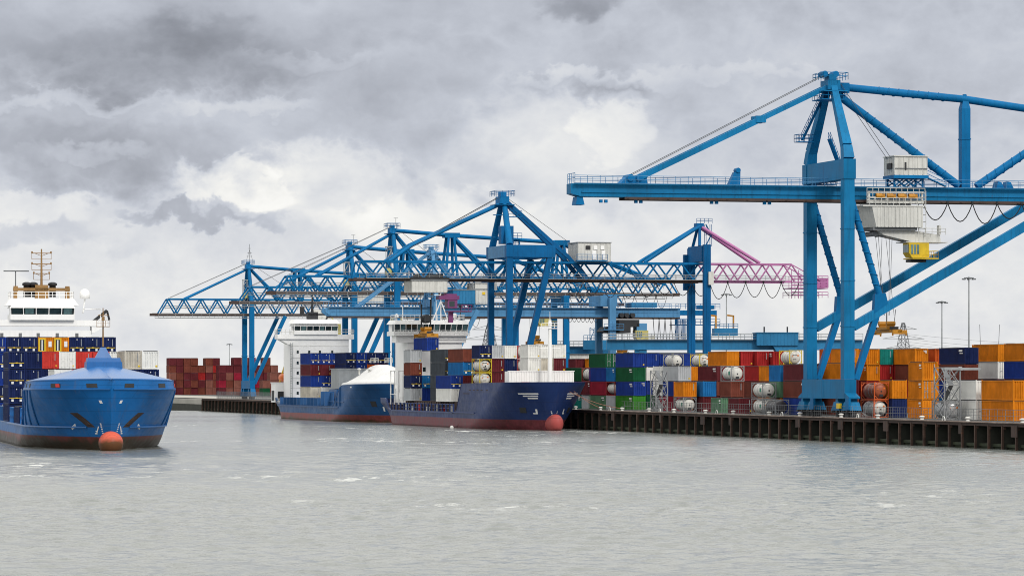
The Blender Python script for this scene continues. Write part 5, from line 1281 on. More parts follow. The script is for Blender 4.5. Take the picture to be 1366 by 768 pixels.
def ship_mast(root, x, y, z, h, mat, arms, dome=None, r=.22, name='radar_mast'):
    b = MB(); b.tube((x, y, z), (x, y, z + h), r, 8, r * .5)
    for k, hw in arms: b.tube((x - hw, y, z + k), (x + hw, y, z + k), .07, 5); b.box(x - hw, x - hw + .25, y - .15, y + .15, z + k, z + k + .3); b.box(x + hw - .25, x + hw, y - .15, y + .15, z + k, z + k + .3)
    for k, hw in arms:
        for sx in (-1, 1): b.tube((x + sx * hw * .95, y, z + k), (x + sx * hw * .95, y, z + k - 1.0), .04, 4); b.tube((x, y, z + k - .45), (x + sx * hw * .7, y, z + k), .04, 4)
        b.tube((x - hw * .95, y, z + k - 1.0), (x + hw * .95, y, z + k - 1.0), .035, 4)
    return b.build(name, mat, root)
def lathe_obj(root, name, prof, c, mat, n=14):
    b = MB(); b.lathe(prof, c, n); return b.build(name, mat, root)
def dome(root, c, r, mat):
    lathe_obj(root, 'radome', [(0.12, 0), (.12, .5), (r, .55)] + [(r * math.cos(a), .55 + r * .9 + r * math.sin(a)) for a in [math.pi / 2 * i / 6 for i in range(7)]], c, mat)

# ---- ship 1: the bright blue ship at the left, bow on
s1 = Ship(150, 20, 9.1, 3.1, 25, 30.5, 6.5, 132, rake=3.0, LeW=38, LeD=13.5, nW=1.75, nD=2.3)
r1 = empty('container_ship', (-53.5, 521.5, 0), R(11.0), 'bright blue container ship with covered bow and orange bulb, heading towards us at left', 'ship', 'container ships in the harbour')
s1.zk = 8.15
BL1 = (.004, .112, .350)
hm1 = hull_material('bright_blue_hull', BL1, 1.75, rough=.38, scuff=.42, weed_z=1.3)
M['blue1'] = paint('bright_blue_deck_paint', BL1, .30, .10, .12, .08, .15, .5)
h1 = s1.hull_mesh().build('hull', hm1, r1)
mb = MB(); s1.bulwark_cap(mb, .3, .12); mb.build('bulwark_cap', M['blue1'], h1)
s1.deck_mesh(.9).build('deck', M['blue1'], h1)
bulb(r1, (0, 1.4, .95), 1.62, 6)
# covered bow: windowed coaming above the knuckle and a faceted whaleback roof
def whaleback(ship, root, mat, t_end, ridge, side_h, name='whaleback', nt_=26, flat=.12, rise_t=13.0, inset=.12, prof=((.55, .52),), smooth_=False):
    mb = MB(); ts = [ship.t0(ship.zd) + .25 + (t_end - .25) * (i / nt_) ** 1.4 for i in range(nt_ + 1)]
    rows = []
    for t in ts:
        zt = ship.ztop(t) + .10; w = max(.05, ship.hb(t, zt) - inset); rh = ridge * (1 - (1 - min(1, t / rise_t)) ** 1.6)
        sh = min(side_h, side_h * t / 1.2)
        half = [(1, 0)] + [(.985, sh)] + [(f, sh + (max(rh, sh) - sh) * g) for f, g in prof] + [(flat, max(rh, sh))]
        rows.append([(-w * f, t, zt + g) for f, g in half] + [(w * f, t, zt + g) for f, g in half[::-1]])
    vs = [p for r in rows for p in r]; n = len(rows[0]); fs = []
    for i in range(nt_):
        for j in range(n - 1): a = i * n + j; fs.append((a, a + n, a + n + 1, a + 1))
    fs.append(tuple(range(nt_ * n, nt_ * n + n))); fs.append(tuple(range(n))[::-1])
    mb.add(vs, fs, smooth_); return mb.build(name, mat, root)
M['roof1'] = paint('glossy_blue_roof_paint', BL1, .24, .10, .10, .05, .15, .8)
wb = whaleback(s1, r1, M['roof1'], 25.5, 2.1, .12, rise_t=15.0)
b = MB(); s1.strake(b, .4, 26, lambda t: 8.2, -1, .14, .16); s1.strake(b, .4, 26, lambda t: 8.2, 1, .14, .16); b.build('knuckle_strake', M['blue1'], h1)
for side in (-1, 1):
    b = MB(); s1.strake(b, 6, 60, lambda t: 3.1, side, .22, .2, 40); b.build('rubbing_strake', M['blue1'], h1)
for side in (-1, 1):
    for t, tl in ((14.5, 4.2), (17.5, 4.2), (20.5, 4.0), (23.5, 3.8), (26.5, 3.0)):
        pts = [s1.pos(t + tl * (1 - k / 6) * .9, 3.2 + (min(s1.ztop(t + tl * (1 - k / 6)), 8.0) - 3.2) * k / 6, side, .06) for k in range(7)]
        b = MB()
        for a, c in zip(pts[:-1], pts[1:]): b.beam(a, c, .16, .16)
        b.build('hull_rib', M['blue1'], h1)
for side, ts in ((-1, (1.6, 6.0, 14.5, 21.0)), (1, (1.6, 6.6, 12.5, 19.0))):
    for t in ts:
        b = MB(); s1.patch(b, t, t + (1.1 if t < 3 else 1.6), 8.40, 8.95, side, .04, 4, 2, .15); b.build('mooring_port', M['dark'], h1)
        if t in (6.0, 12.5): 
            b = MB(); s1.patch(b, t + .1, t + .7, 8.45, 8.9, side, .09, 3, 2, .2); b.build('roller_fairlead', M['red'], h1)
for side in (-1, 1):
    b = MB(); s1.patch(b, 4.5, 5.9, 3.1, 5.0, side, .04, 5, 4, 1.7); b.build('anchor_pocket', M['cap'], h1)
    b = MB(); s1.patch(b, 5.0, 5.7, 3.4, 4.4, side, .10, 4, 3, .9); b.build('anchor', M['rail'], h1)
    b = MB()
    for k in range(7): s1.patch(b, 3.4 - k * .04, 3.62 - k * .04, 2.0 + k * .25, 2.12 + k * .25, side, .03, 1, 1)
    b.build('draught_mark', M['decal'], h1); b = MB()
    s1.patch(b, 4.6, 4.8, 2.2, 3.2, side, .03, 1, 3, -.9); s1.patch(b, 4.6, 5.0, 2.15, 2.3, side, .03, 1, 1); s1.patch(b, 4.4, 4.7, 2.5, 2.62, side, .03, 1, 1)
    b.build('thruster_mark', M['decal'], h1); b = MB()
    for k in range(4): s1.patch(b, 9.3 - k * .35, 9.55 - k * .35, 2.7 + k * .12, 3.1 + k * .12, side, .03, 2, 2, -.2)
    b.build('hull_mark', M['decal'], h1); b = MB(); s1.patch(b, 1.8, 2.1, 6.3, 6.7, side, .03, 2, 2)
    b.build('fairlead', M['decal'], h1)
# forward house, fin and foremast
b = MB(); z = s1.zd + 1.6
b.prism([(-2.5, 11.4, z - .4), (2.5, 11.4, z - .4), (2.5, 15.5, z - .4), (-2.5, 15.5, z - .4)], [(-2.4, 11.5, z + 1.2), (2.4, 11.5, z + 1.2), (2.4, 15.3, z + 1.2), (-2.4, 15.3, z + 1.2)])
b.prism([(-2.3, 12.1, z + 1.2), (2.3, 12.1, z + 1.2), (2.3, 15.0, z + 1.2), (-2.3, 15.0, z + 1.2)], [(-2.2, 12.2, z + 1.75), (2.2, 12.2, z + 1.75), (2.2, 14.9, z + 1.75), (-2.2, 14.9, z + 1.75)])
fh = b.build('forward_house', M['blue1'], r1)
b = MB(); b.prism([(-1.1, 12.8, z + 1.75), (1.1, 12.8, z + 1.75), (1.1, 14.6, z + 1.75), (-1.1, 14.6, z + 1.75)], [(-.33, 13.5, z + 3.2), (.33, 13.5, z + 3.2), (.33, 14.2, z + 3.2), (-.33, 14.2, z + 3.2)]); b.build('mast_pedestal', M['blue1'], fh)
b = MB(); b.tube((0, 13.8, z + 3.3), (0, 13.8, z + 8.6), .13, 8, .06); b.box(-.9, .9, 13.4, 14.2, z + 6.0, z + 6.08); railing(b, (-.9, 13.4, z + 6.08), (.9, 13.4, z + 6.08), .8, .6, .03); b.box(-.2, .2, 13.5, 13.7, z + 6.9, z + 7.4); b.tube((-.7, 13.8, z + 7.6), (.7, 13.8, z + 7.6), .05, 4); b.build('foremast', M['mast'], r1)
# superstructure
Y1 = 128.0
b = MB(); b.box(-8.2, 8.2, Y1 + 1.0, Y1 + 12, 3.2, 17.6); b.box(-9.9, 10.8, Y1 + .6, Y1 + 4.4, 18.3, 19.3); b.prism([(8.2, Y1 + .7, 17.2), (8.6, Y1 + .7, 17.2), (8.6, Y1 + 4.2, 17.2), (8.2, Y1 + 4.2, 17.2)], [(8.2, Y1 + .7, 18.297), (10.4, Y1 + .7, 18.297), (10.4, Y1 + 4.2, 18.297), (8.2, Y1 + 4.2, 18.297)])
sp = b.build('superstructure', M['white'], r1)
wh1 = wheelhouse(r1, r1, Y1, 5.3, 19.3, 2.5, 8, M['white'], 5, None, .3)
b = MB()
for sx in (-1, 1):
    b.tube((sx * 9.7, Y1 + 1.1, 18.9), (sx * 9.7, Y1 + 1.1, 21.2), .06, 5); b.tube((sx * 9.7, Y1 + 1.1, 21.1), (sx * 7, Y1 + .8, 21.1), .06, 5); b.box(*sorted((sx * 7, sx * 9.9)), Y1 + .9, Y1 + 3.2, 21.15, 21.25)
b.build('wing_awning', M['white'], r1)
b = MB(); b.prism([(-6.0, Y1 + .4, 21.75), (6.0, Y1 + .4, 21.75), (6.0, Y1 + 7.5, 21.75), (-6.0, Y1 + 7.5, 21.75)], [(-5.2, Y1 + 1.4, 22.9), (5.2, Y1 + 1.4, 22.9), (5.2, Y1 + 7, 22.9), (-5.2, Y1 + 7, 22.9)]); b.build('bridge_top', M['white'], r1)
b = MB()
for p, q in (((-5.2, 1.4), (5.2, 1.4)), ((5.2, 1.4), (5.2, 7)), ((-5.2, 1.4), (-5.2, 7))): railing(b, (p[0], Y1 + p[1], 22.9), (q[0], Y1 + q[1], 22.9), 1.1, 1.2, .045)
b.build('bridge_rail', M['white'], r1)
b = MB()
for x in (-4.2, 4.4): b.box(x - .35, x + .35, Y1 + 3.5, Y1 + 4.5, 22.9, 25.0)
b.box(-4.6, 4.8, Y1 + 3.4, Y1 + 4.6, 24.2, 24.7); b.box(-1.0, 1.2, Y1 + 3.4, Y1 + 4.6, 22.9, 25.2)
gm = b.build('mast_gantry', M['mast'], r1)
for x in (-2.3, -1.2, 2.0):
    lathe_obj(gm, 'exhaust', [(.55, 0), (.55, 1.9), (.75, 1.95), (.75, 2.3), (.3, 2.5), (0, 2.5)], (x, Y1 + 4.8, 23.2), M['dark'])
ship_mast(r1, .1, Y1 + 4, 24.6, 6.6, M['mast'], [(2.5, 1.4), (4.1, 1.7), (5.9, 1.7)])
b = MB()
b.tube((-4.2, Y1 + 4, 25), (-4.2, Y1 + 4, 27.6), .1, 5); b.box(-6.2, -2.0, Y1 + 3.8, Y1 + 4.1, 27.4, 27.6); b.build('radar_scanner', M['galvdark'], r1)
dome(r1, (7.3, Y1 + 4, 22.4), .85, M['white']); dome(r1, (-7.6, Y1 + 4, 22.2), .5, M['white'])
b = MB(); b.tube((7.0, Y1 + 4, 20.5), (7.3, Y1 + 4, 22.9), .12, 6); b.tube((-7, Y1 + 4, 20.5), (-7.6, Y1 + 4, 22.6), .1, 6); b.build('dome_stand', M['white'], r1)
b = MB(); b.beam((8.2, Y1 + 6, 18.6), (11.2, Y1 + 6, 21.0), .7, .5); b.tube((11.2, Y1 + 6, 21), (11.6, Y1 + 6, 19.4), .2, 6); b.build('provision_crane', M['dark'], r1)
# lashing rails along the open deck
b = MB()
for side in (-1, 1):
    t = 32
    while t < 118:
        b.beam((side * 9.7, t, 3.2), (side * 9.7, t, 5.4), .14, .35); t += 1.9
    for z in (4.3, 5.4): b.tube((side * 9.7, 32, z), (side * 9.7, 118, z), .06, 4)
b.build('deck_rail', M['blue1'], h1)
NM = 'left'
bay(r1, 104, 40, [['B', 'N', 'B', 'B', 'B'], ['N', 'B', 'N', 'N', 'N'], ['B', 'N', 'N', 'N', 'N'], [None, None, None, 'N', 'O'], [None, None, None, 'N', 'O'], [None, None, None, 'N', 'N'], [None, None, None, 'R', 'N'], [None, None, None, 'N', 'N']], 8, 3.25, NM, 'aft bay')
bay(r1, 60, 40, [['N', 'N', 'N', 'N'], ['M', 'C', 'N', 'N'], ['N', 'W', 'N', 'LR'], [None, None, 'N', 'W'], [None, None, 'N', 'LR'], [None, None, 'N', 'LR'], [None, None, 'N', 'W'], [None, None, 'N', 'LR']], 8, 3.25, NM, 'middle bay')
bay(r1, 36, 40, [['N'], ['M', 'N'], ['N', 'W', 'W'], [None, None, 'LR'], [None, None, 'N'], [None, None, 'R'], ['N', 'N', 'N', 'C'], ['W', 'N', 'N', 'W']], 8, 3.0, NM, 'forward bay', 2.65)

# ---- ship 3: the dark blue ship in the middle front
s3 = Ship(112, 16, 8.5, 3.0, 40, 45, 5.4, 103, rake=2.2, LeW=34, LeD=11, nW=1.8, nD=2.4)
r3 = empty('container_ship', (8.3, 717.5, 0), R(14.9), 'dark blue container ship moored in front, white stripes and white foremast on its bow', 'ship', 'container ships in the harbour')
BL3 = (.010, .028, .112)
hm3 = hull_material('dark_blue_hull', BL3, 1.9, (.10, .018, .024), (.05, .02, .02), .38, .22, .1)
M['blue3'] = paint('dark_blue_deck_paint', (.018, .040, .150), .45, .08, .12, .05, .2)
h3 = s3.hull_mesh().build('hull', hm3, r3)
mb = MB(); s3.bulwark_cap(mb, .22, .10); mb.build('bulwark_cap', M['blue3'], h3); s3.deck_mesh(1.0).build('deck', M['rail'], h3)
o = bulb(r3, (0, .6, 1.0), 1.3, 7); o.scale = (1, 1, 1.3); o.data.materials[0] = hull_material('dark_bulb_paint', (.36, .07, .065), -3, (.3, .05, .04), (.05, .02, .02), .5, .3, 0)
b = MB()
s3.strake(b, 47, 100, lambda t: 2.9, -1, .2, .2, 30); s3.strake(b, 30, 50, lambda t: 3.0, -1, .2, .2, 12); b.build('rubbing_strake', M['blue3'], h3)
b = MB()
for t in range(47, 102, 3): b.beam(s3.pos(t, 3.0, -1, -.1), s3.pos(t, 3.0, -1, -.1) + Vector((0, 0, 1.6)), .2, .3)
for z in (3.7, 4.5): b.tube(s3.pos(47, 3.0, -1, -.1) + Vector((0, 0, z - 3)), s3.pos(100, 3.0, -1, -.1) + Vector((0, 0, z - 3)), .06, 4)
b.build('deck_rail', M['blue3'], h3)
for side in (-1, 1):
    for k in range(3):
        b = MB(); L0 = 2.9 + k * .25; s3.patch(b, L0, L0 + 3.6 - k * .9, 6.65 - k * .42, 6.86 - k * .42, side, .03, 8, 1); b.build('bow_stripe', M['decal'], h3)
    b = MB(); s3.patch(b, 7.4, 9.0, 3.2, 4.2, side, .05, 4, 3, -.5); b.build('anchor_pocket', M['dark'], h3)
    b = MB(); s3.patch(b, 4.9, 5.3, 3.0, 3.9, side, .03, 2, 3, -.3); s3.patch(b, 4.9, 5.9, 3.0, 3.2, side, .03, 2, 1); b.build('thruster_mark', M['decal'], h3); b = MB()
    for k in range(5): s3.patch(b, 1.8, 2.0, 2.2 + k * .3, 2.35 + k * .3, side, .03, 1, 1)
    b.build('draught_mark', M['decal'], h3)
b = MB()
for t in (20, 24, 27, 30, 33): s3.patch(b, t, t + 1.4, 7.25, 7.45, -1, .03, 3, 1)
s3.patch(b, 34, 39, 6.6, 6.75, -1, .03, 4, 1); b.build('freeing_port', M['rail'], h3)
# white ribbed breakwater and foremast
b = MB(); b.box(-6.4, 6.2, 10.5, 11.0, 7.6, 10.9); b.box(5.7, 6.2, 11.0, 13.5, 7.6, 10.9); b.box(-6.4, -5.9, 11.0, 13.5, 7.6, 10.9)
for i in range(26): x = -6.3 + i * .49; b.box(x - .07, x + .07, 10.38, 10.498, 7.7, 10.85)
b.box(-6.5, 6.3, 10.36, 11.1, 10.903, 11.03); b.build('breakwater', M['white'], r3)
b = MB(); b.tube((.4, 6.4, 7.5), (.4, 6.4, 20.4), .48, 12, .28); b.box(-1.3, 2.0, 6.0, 6.9, 18.8, 18.92); railing(b, (-1.3, 6.0, 18.9), (2.0, 6.0, 18.9), .9, .8, .045); b.tube((-1.6, 6.4, 15.2), (2.4, 6.4, 15.2), .06, 5); b.box(.1, .7, 6.2, 6.6, 19.3, 20.0); b.tube((.4, 6.4, 20.4), (.4, 6.4, 22), .05, 4); b.build('foremast', M['white'], r3)
b = MB()
for x, t in ((-3.8, 8.0), (3.9, 8.4), (-4.4, 14.5)):
    b.box(x - .6, x + .6, t - .5, t + .5, 7.5, 8.4); b.tube((x - .8, t, 8.5), (x + .8, t, 8.5), .45, 10)
b.build('winch', M['red'], r3)
# superstructure aft
Y3 = 97.5
b = MB(); b.box(-4.9, 6.8, Y3 + 1.0, Y3 + 12, 4.4, 17.4); b.box(-7.4, 7.6, Y3 + .6, Y3 + 4.4, 17.0, 18.4)
sp3 = b.build('superstructure', M['white'], r3)
windows(r3, sp3, M['glass'], [(-4.3, -3.7, 12.0, 12.9), (-1.6, -1.0, 11.0, 11.9), (1.6, 2.2, 11.0, 11.9), (-4.3, -3.7, 14.0, 14.9), (4.0, 4.6, 14.0, 14.9)], 'y', Y3 + 1.0)
wheelhouse(r3, r3, Y3, 7.9, 18.42, 2.9, 7, M['white'], 13, None, .4)
b = MB(); b.box(-8.1, 8.1, Y3 - .6, Y3 - .5, 18.42, 18.6); railing(b, (-8.1, Y3 - .5, 18.5), (8.1, Y3 - .5, 18.5), 1.0, 1.0, .06)
for p, q in (((-7.3, .7), (7.3, .7)), ((7.3, .7), (7.3, 6)), ((-7.3, .7), (-7.3, 6))): railing(b, (p[0], Y3 + p[1], 21.65), (q[0], Y3 + q[1], 21.65), 1.1, 1.0, .045)
b.build('bridge_rail', M['white'], r3)
b = MB()
for x, hgt in ((-5.2, 3.0), (-1.2, 2.6), (2.0, 4.2), (3.0, 8.0)): b.tube((x, Y3 + 4, 21.6), (x, Y3 + 4, 21.6 + hgt), .13, 6, .07)
b.beam((1.2, Y3 + 4, 21.6), (2.9, Y3 + 4, 25.5), .2, .2); b.beam((4.6, Y3 + 4, 21.6), (3.1, Y3 + 4, 25.5), .2, .2); b.tube((1.6, Y3 + 4, 27), (4.4, Y3 + 4, 27), .06, 4); b.build('radar_mast', M['white'], r3)
dome(r3, (6.0, Y3 + 4, 21.7), .5, M['white']); dome(r3, (-6.5, Y3 + 4, 21.7), .4, M['white'])
b = MB(); b.tube((7.0, Y3 + 3, 21.6), (7.0, Y3 + 3, 24.6), .08, 5); b.box(6.6, 7.4, Y3 + 2.8, Y3 + 3.2, 24.4, 24.9); b.build('searchlight', M['dark'], r3)
b = MB()                                                    # white stair frames on the water side of the stern
for t in (94, 97.5, 101): b.box(-8.0, -7.8, t - .12, t + .12, 4.2, 11.2); b.box(-6.2, -6.0, t - .12, t + .12, 4.2, 11.2); b.box(-7.8, -6.2, t - .1, t + .1, 11.0, 11.18)
for z in (6.2, 8.4, 11.1): b.box(-8.05, -7.75, 94.12, 100.88, z, z + .14)
b.beam((-7.0, 94, 4.3), (-7.0, 101, 8.3), .5, .10); b.build('stair_frame', M['white'], r3)
bay(r3, 85, 20, [['L', 'N', 'Br', 'L'], ['B', 'BB'], ['B', 'R'], ['W', 'R'], ['N', 'D'], ['D', 'N']], 6, 5.0, 'front', 'aft bay')
bay(r3, 66, 40, [None or [], ['D', 'D', 'D', 'D'], ['W', 'B', 'N', 'N'], ['B', 'N', 'BB', 'M'], ['M', 'N', 'N', 'N'], ['M', 'N', 'R', 'W']], 6, 5.0, 'front', 'second bay')
bay(r3, 51, 40, [['W', 'B'], ['M', 'M', 'BB', 'Br'], ['M', 'N', 'M', 'N'], ['D', 'M', 'D', 'R'], ['M', 'M', 'N', 'M'], ['M', 'N', 'M', 'W']], 6, 5.0, 'front', 'third bay')
bay(r3, 38, 20, [[], ['Ty', 'Ty', 'N'], ['M', 'M', 'L'], ['P', 'N', 'W'], ['W', 'Tm', 'Tm'], ['M', 'N', 'M']], 6, 8.2, 'front', 'fourth bay')
bay(r3, 20.5, 20, [[], [], [], ['L', 'W', 'W'], ['W', 'C', 'W'], ['M', 'M', 'W']], 6, 8.2, 'front', 'forward bay')

# ---- ship 2: the mid blue ship behind, white bridge block at the stern
s2 = Ship(106, 16.5, 8.0, 3.4, 22, 33, 4.8, 96, rake=2.5, LeW=32, LeD=11, nW=1.8, nD=2.4)
p = Q(335, -9.5, 0)
r2 = empty('container_ship', (p.x, p.y, 0), RZQ, 'mid blue container ship with tall white bridge block and white domed bow, second in line', 'ship', 'container ships in the harbour')
BL2 = (.010, .070, .200)
hm2 = hull_material('mid_blue_hull', BL2, 1.55, (.15, .035, .032), (.035, .045, .012), .4, .22, .35)
M['blue2'] = paint('mid_blue_deck_paint', (.018, .090, .245), .45, .08, .12, .05, .2)
h2 = s2.hull_mesh().build('hull', hm2, r2)
mb = MB(); s2.bulwark_cap(mb, .22, .10); mb.build('bulwark_cap', M['blue2'], h2); s2.deck_mesh(1.0).build('deck', M['blue2'], h2)
whaleback(s2, r2, M['dome'], 24.0, 4.4, .45, rise_t=17.0, flat=.10, prof=((.85, .07), (.68, .25), (.5, .48), (.36, .70), (.22, .91)), smooth_=True)
b = MB(); s2.strake(b, 26, 100, lambda t: 3.1, -1, .2, .2, 30); s2.strake(b, 20, 40, lambda t: 4.4, -1, .18, .18, 12); b.build('rubbing_strake', M['blue2'], h2)
b = MB()
for t in range(24, 92, 4):
    zt = s2.ztop(t); p0 = s2.pos(t, min(zt, 3.4), -1, .04); p1 = s2.pos(t, zt, -1, .04) + Vector((0, 0, 0 if t < 34 else (3.2 if t < 44 else 1.7))); b = MB(); b.beam(p0, p1, .22, .5 if t < 34 else 2.2); b.build('bulwark_stay', M['blue2'], h2)
b = MB(); b.box(-8.0, -7.85, 33, 43, 3.4, 6.4); b.build('bulwark', M['blue2'], h2)
b = MB(); railing(b, (-8.1, 40, 3.5), (-8.1, 98, 3.5), 1.2, 1.5, .05); b.build('deck_rail', M['offwhite'], h2)
b = MB(); s2.patch(b, 6.5, 8.0, 3.4, 4.6, -1, .05, 4, 3, -.5); b.build('anchor_pocket', M['dark'], h2)
b = MB(); s2.patch(b, 5.0, 5.4, 2.4, 3.4, -1, .03, 2, 3, -.3); s2.patch(b, 12, 13.6, 7.5, 7.8, -1, .03, 2, 1); b.build('draught_mark', M['decal'], h2)
Y2 = 92.0
b = MB(); b.box(-6.0, 8.1, Y2, Y2 + 9, 3.8, 19.2); b.box(-9.3, 9.3, Y2 - .4, Y2 + 3.4, 18.9, 20.0)
b.prism([(-6.6, Y2, 17.6), (-6.0, Y2, 17.6), (-6.0, Y2 + 3, 17.6), (-6.6, Y2 + 3, 17.6)], [(-9.0, Y2, 18.89), (-6.0, Y2, 18.89), (-6.0, Y2 + 3, 18.89), (-9.0, Y2 + 3, 18.89)])
sp2 = b.build('superstructure', M['white'], r2)
windows(r2, sp2, M['glass'], [(-4.6, -4.1, 15.5, 16.2), (-1.8, -1.3, 15.5, 16.2), (.8, 1.3, 15.5, 16.2), (3.8, 4.3, 15.5, 16.2)] + [(-4.6, -4.1, z, z + .7) for z in (12.9, 10.5, 8.1, 5.7)], 'y', Y2)
wheelhouse(r2, r2, Y2 - .8, 5.3, 20.02, 2.5, 6, M['white'], 7, None, .35)
b = MB(); b.prism([(-5.8, Y2 - 1.2, 22.55), (5.8, Y2 - 1.2, 22.55), (5.8, Y2 + 5.2, 22.55), (-5.8, Y2 + 5.2, 22.55)], [(-5.0, Y2 - .4, 23.6), (5.0, Y2 - .4, 23.6), (5.0, Y2 + 4.6, 23.6), (-5.0, Y2 + 4.6, 23.6)])
b.build('bridge_roof', M['white'], r2)
b = MB()
for sx in (-1, 1): railing(b, (sx * 5.4, Y2 - .3, 20.0), (sx * 9.3, Y2 - .3, 20.0), 1.2, 1.0, .05); railing(b, (sx * 9.3, Y2 - .3, 20), (sx * 9.3, Y2 + 3.2, 20), 1.2, 1.0, .05)
b.build('bridge_rail', M['offwhite'], r2)
b = MB(); b.box(-1.4, 1.0, Y2 + 2, Y2 + 4, 23.6, 25.4); b.box(-3.4, 3.0, Y2 + 2, Y2 + 2.3, 24.6, 25.0); b.tube((-.2, Y2 + 3, 25), (-.2, Y2 + 3, 29.5), .35, 8, .15); b.tube((-2.4, Y2 + 3, 27), (2.0, Y2 + 3, 27), .1, 5); b.box(-3.2, -2.2, Y2 + 2.5, Y2 + 3.2, 25, 26.6); b.beam((3.2, Y2 + 3, 23.6), (4.6, Y2 + 3, 26.6), .35, .35); b.build('radar_mast', M['dark'], r2)
b = MB(); b.box(.4, 5.0, Y2 + 5.3, Y2 + 8.6, 19.2, 25.6); b.box(.8, 4.6, Y2 + 5.6, Y2 + 8.3, 25.6, 26.0); b.build('funnel', M['cladding'], r2)
b = MB(); b.box(5.6, 6.6, Y2 + 2, Y2 + 4.4, 20.0, 22.6); b.beam((5.6, Y2 + 3, 22.6), (4.2, Y2 + 2.4, 24.4), .2, .2); b.build('liferaft_davit', M['paleyellow'], r2)
b = MB(); b.box(-8.2, -4.2, Y2 + 9, Y2 + 13.4, 3.8, 8.4); b.box(-8.4, -4.0, Y2 + 8.9, Y2 + 13.6, 8.403, 8.6); ah = b.build('stern_house', M['white'], r2)
b = MB(); b.box(-7.4, -5.9, Y2 + 8.85, Y2 + 8.99, 4.0, 6.4) ; b.box(-8.26, -8.202, Y2 + 9.6, Y2 + 12.6, 4.2, 6.6); b.build('opening', M['dark'], ah)
b = MB(); b.beam((-6.4, Y2 + 12, 8.6), (-5.0, Y2 + 12, 13.2), .35, .35); b.beam((-5.0, Y2 + 12, 13.2), (-3.6, Y2 + 12, 12.6), .3, .3); b.build('stores_crane', M['yellow'], r2)
b = MB(); b.lathe([(0, -2.2), (.7, -2.0), (1.0, -1.2), (1.0, 1.2), (.7, 2.0), (0, 2.2)], (-5.6, Y2 + 11.5, 9.7), 12, 'y'); b.build('lifeboat', M['orangeboat'], r2)
bay(r2, 61, 40, [['C', 'B', 'M', 'B'], ['W', 'B', 'M', 'B'], ['W', 'N', 'M', 'B'], ['M', 'C', 'B', 'B'], ['B', 'N', 'B', 'D'], ['N', 'B', 'N', 'N']], 6, 5.0, 'middle', 'aft bay', 2.6)
bay(r2, 45.5, 40, [[], [], ['N', 'B', 'N', 'N'], ['B', 'N', 'B', 'B'], ['B', 'N', 'OR', 'N'], ['N', 'B', 'OR', 'N']], 6, 5.0, 'middle', 'forward bay', 2.6)
gx = MB(); gx.box(-6.0, 3.6, 0, 8, 0, 4.4)
for i in range(20): gx.box(-5.9 + i * .49, -5.8 + i * .49, -.08, -.002, .2, 4.2)
gx.box(-6.2, 3.8, -.2, 8.2, 4.403, 4.6)
p = world(r2, (0, 37, 7.4)); hc = gx.build('hatch_cover_stack', M['galv']); hc.location = (p.x, p.y, p.z - .2); hc.rotation_euler = (0, 0, RZQ); tag(hc, 'grey steel hatch covers stacked between the white dome and the containers', 'hatch covers')
b = MB(); b.box(-6.4, 6.2, 37, 45, 2.5, 7.1); b.build('hatch_coaming', M['blue2'], h2)

# ================================================================== SMALL THINGS
def catenary(p, q, sag, n=16): return [p.lerp(q, i / n) - Vector((0, 0, sag * 4 * (i / n) * (1 - i / n))) for i in range(n + 1)]
def line(p, q, sag, label, mat='ropeline', r=.06):
    mb = MB(); mb.path(catenary(p, q, sag), r, 5); return tag(mb.build('mooring_rope', M[mat]), label, 'mooring rope')
line(world(r3, (3.2, 3.2, 7.2)), Q(s_at(830, 1.0), 1.0, ZQ + .5), .5, 'rust coloured mooring rope running from the front ship\'s bow to the quay')
line(world(r3, (4.2, 4.2, 7.4)), Q(s_at(801, 1.0), 1.0, ZQ + .5), .35, 'shorter mooring rope from the front ship\'s bow to a nearer bollard')
# steel stair towers on the quay
def stair_tower(px, a, w, d, h, label, bar=None):
    e = empty('stair_tower', Q(s_at(px, a), a), RZQ, label, 'stair tower')
    b = MB()
    for x in (0, w):
        for y in (0, d): b.box(x - .08, x + .08, y - .08, y + .08, 0, h)
    n = max(2, int(h / 2.3)); st = h / n
    for i in range(n):
        z = i * st
        for x in (0, w): b.beam((x, 0, z), (x, d, z + st), .09, .09); b.beam((x, d, z), (x, 0, z + st), .09, .09)
        for y in (0, d): b.beam((0, y, z), (w, y, z + st), .09, .09); b.beam((w, y, z), (0, y, z + st), .09, .09)
        for x in (0, w): b.beam((x, 0, z + st), (x, d, z + st), .12, .12)
        for y in (0, d): b.beam((0, y, z + st), (w, y, z + st), .12, .12)
    b.build('frame', M['framegrey'], e)
    f = MB()
    for i in range(n): z = i * st; f.beam((w * .5, d * .1, z), (w * .5, d * .9, z + st), .7, .08) if i % 2 == 0 else f.beam((w * .5, d * .9, z), (w * .5, d * .1, z + st), .7, .08)
    f.build('stair_flight', M['galvdark'], e)
    if bar: g = MB(); g.box(-.1, bar, -.25, .25, h - .35, h); g.build('gantry_bar', M['galv'], e)
stair_tower(1260, 6.2, 2.4, 4.2, 7.6, 'grey steel lattice stair tower with long top bar beside the silver tank container', 5.5)
stair_tower(875, 6.0, 2.2, 3.4, 7.4, 'grey steel lattice stair tower in front of the white containers at left of the quay')
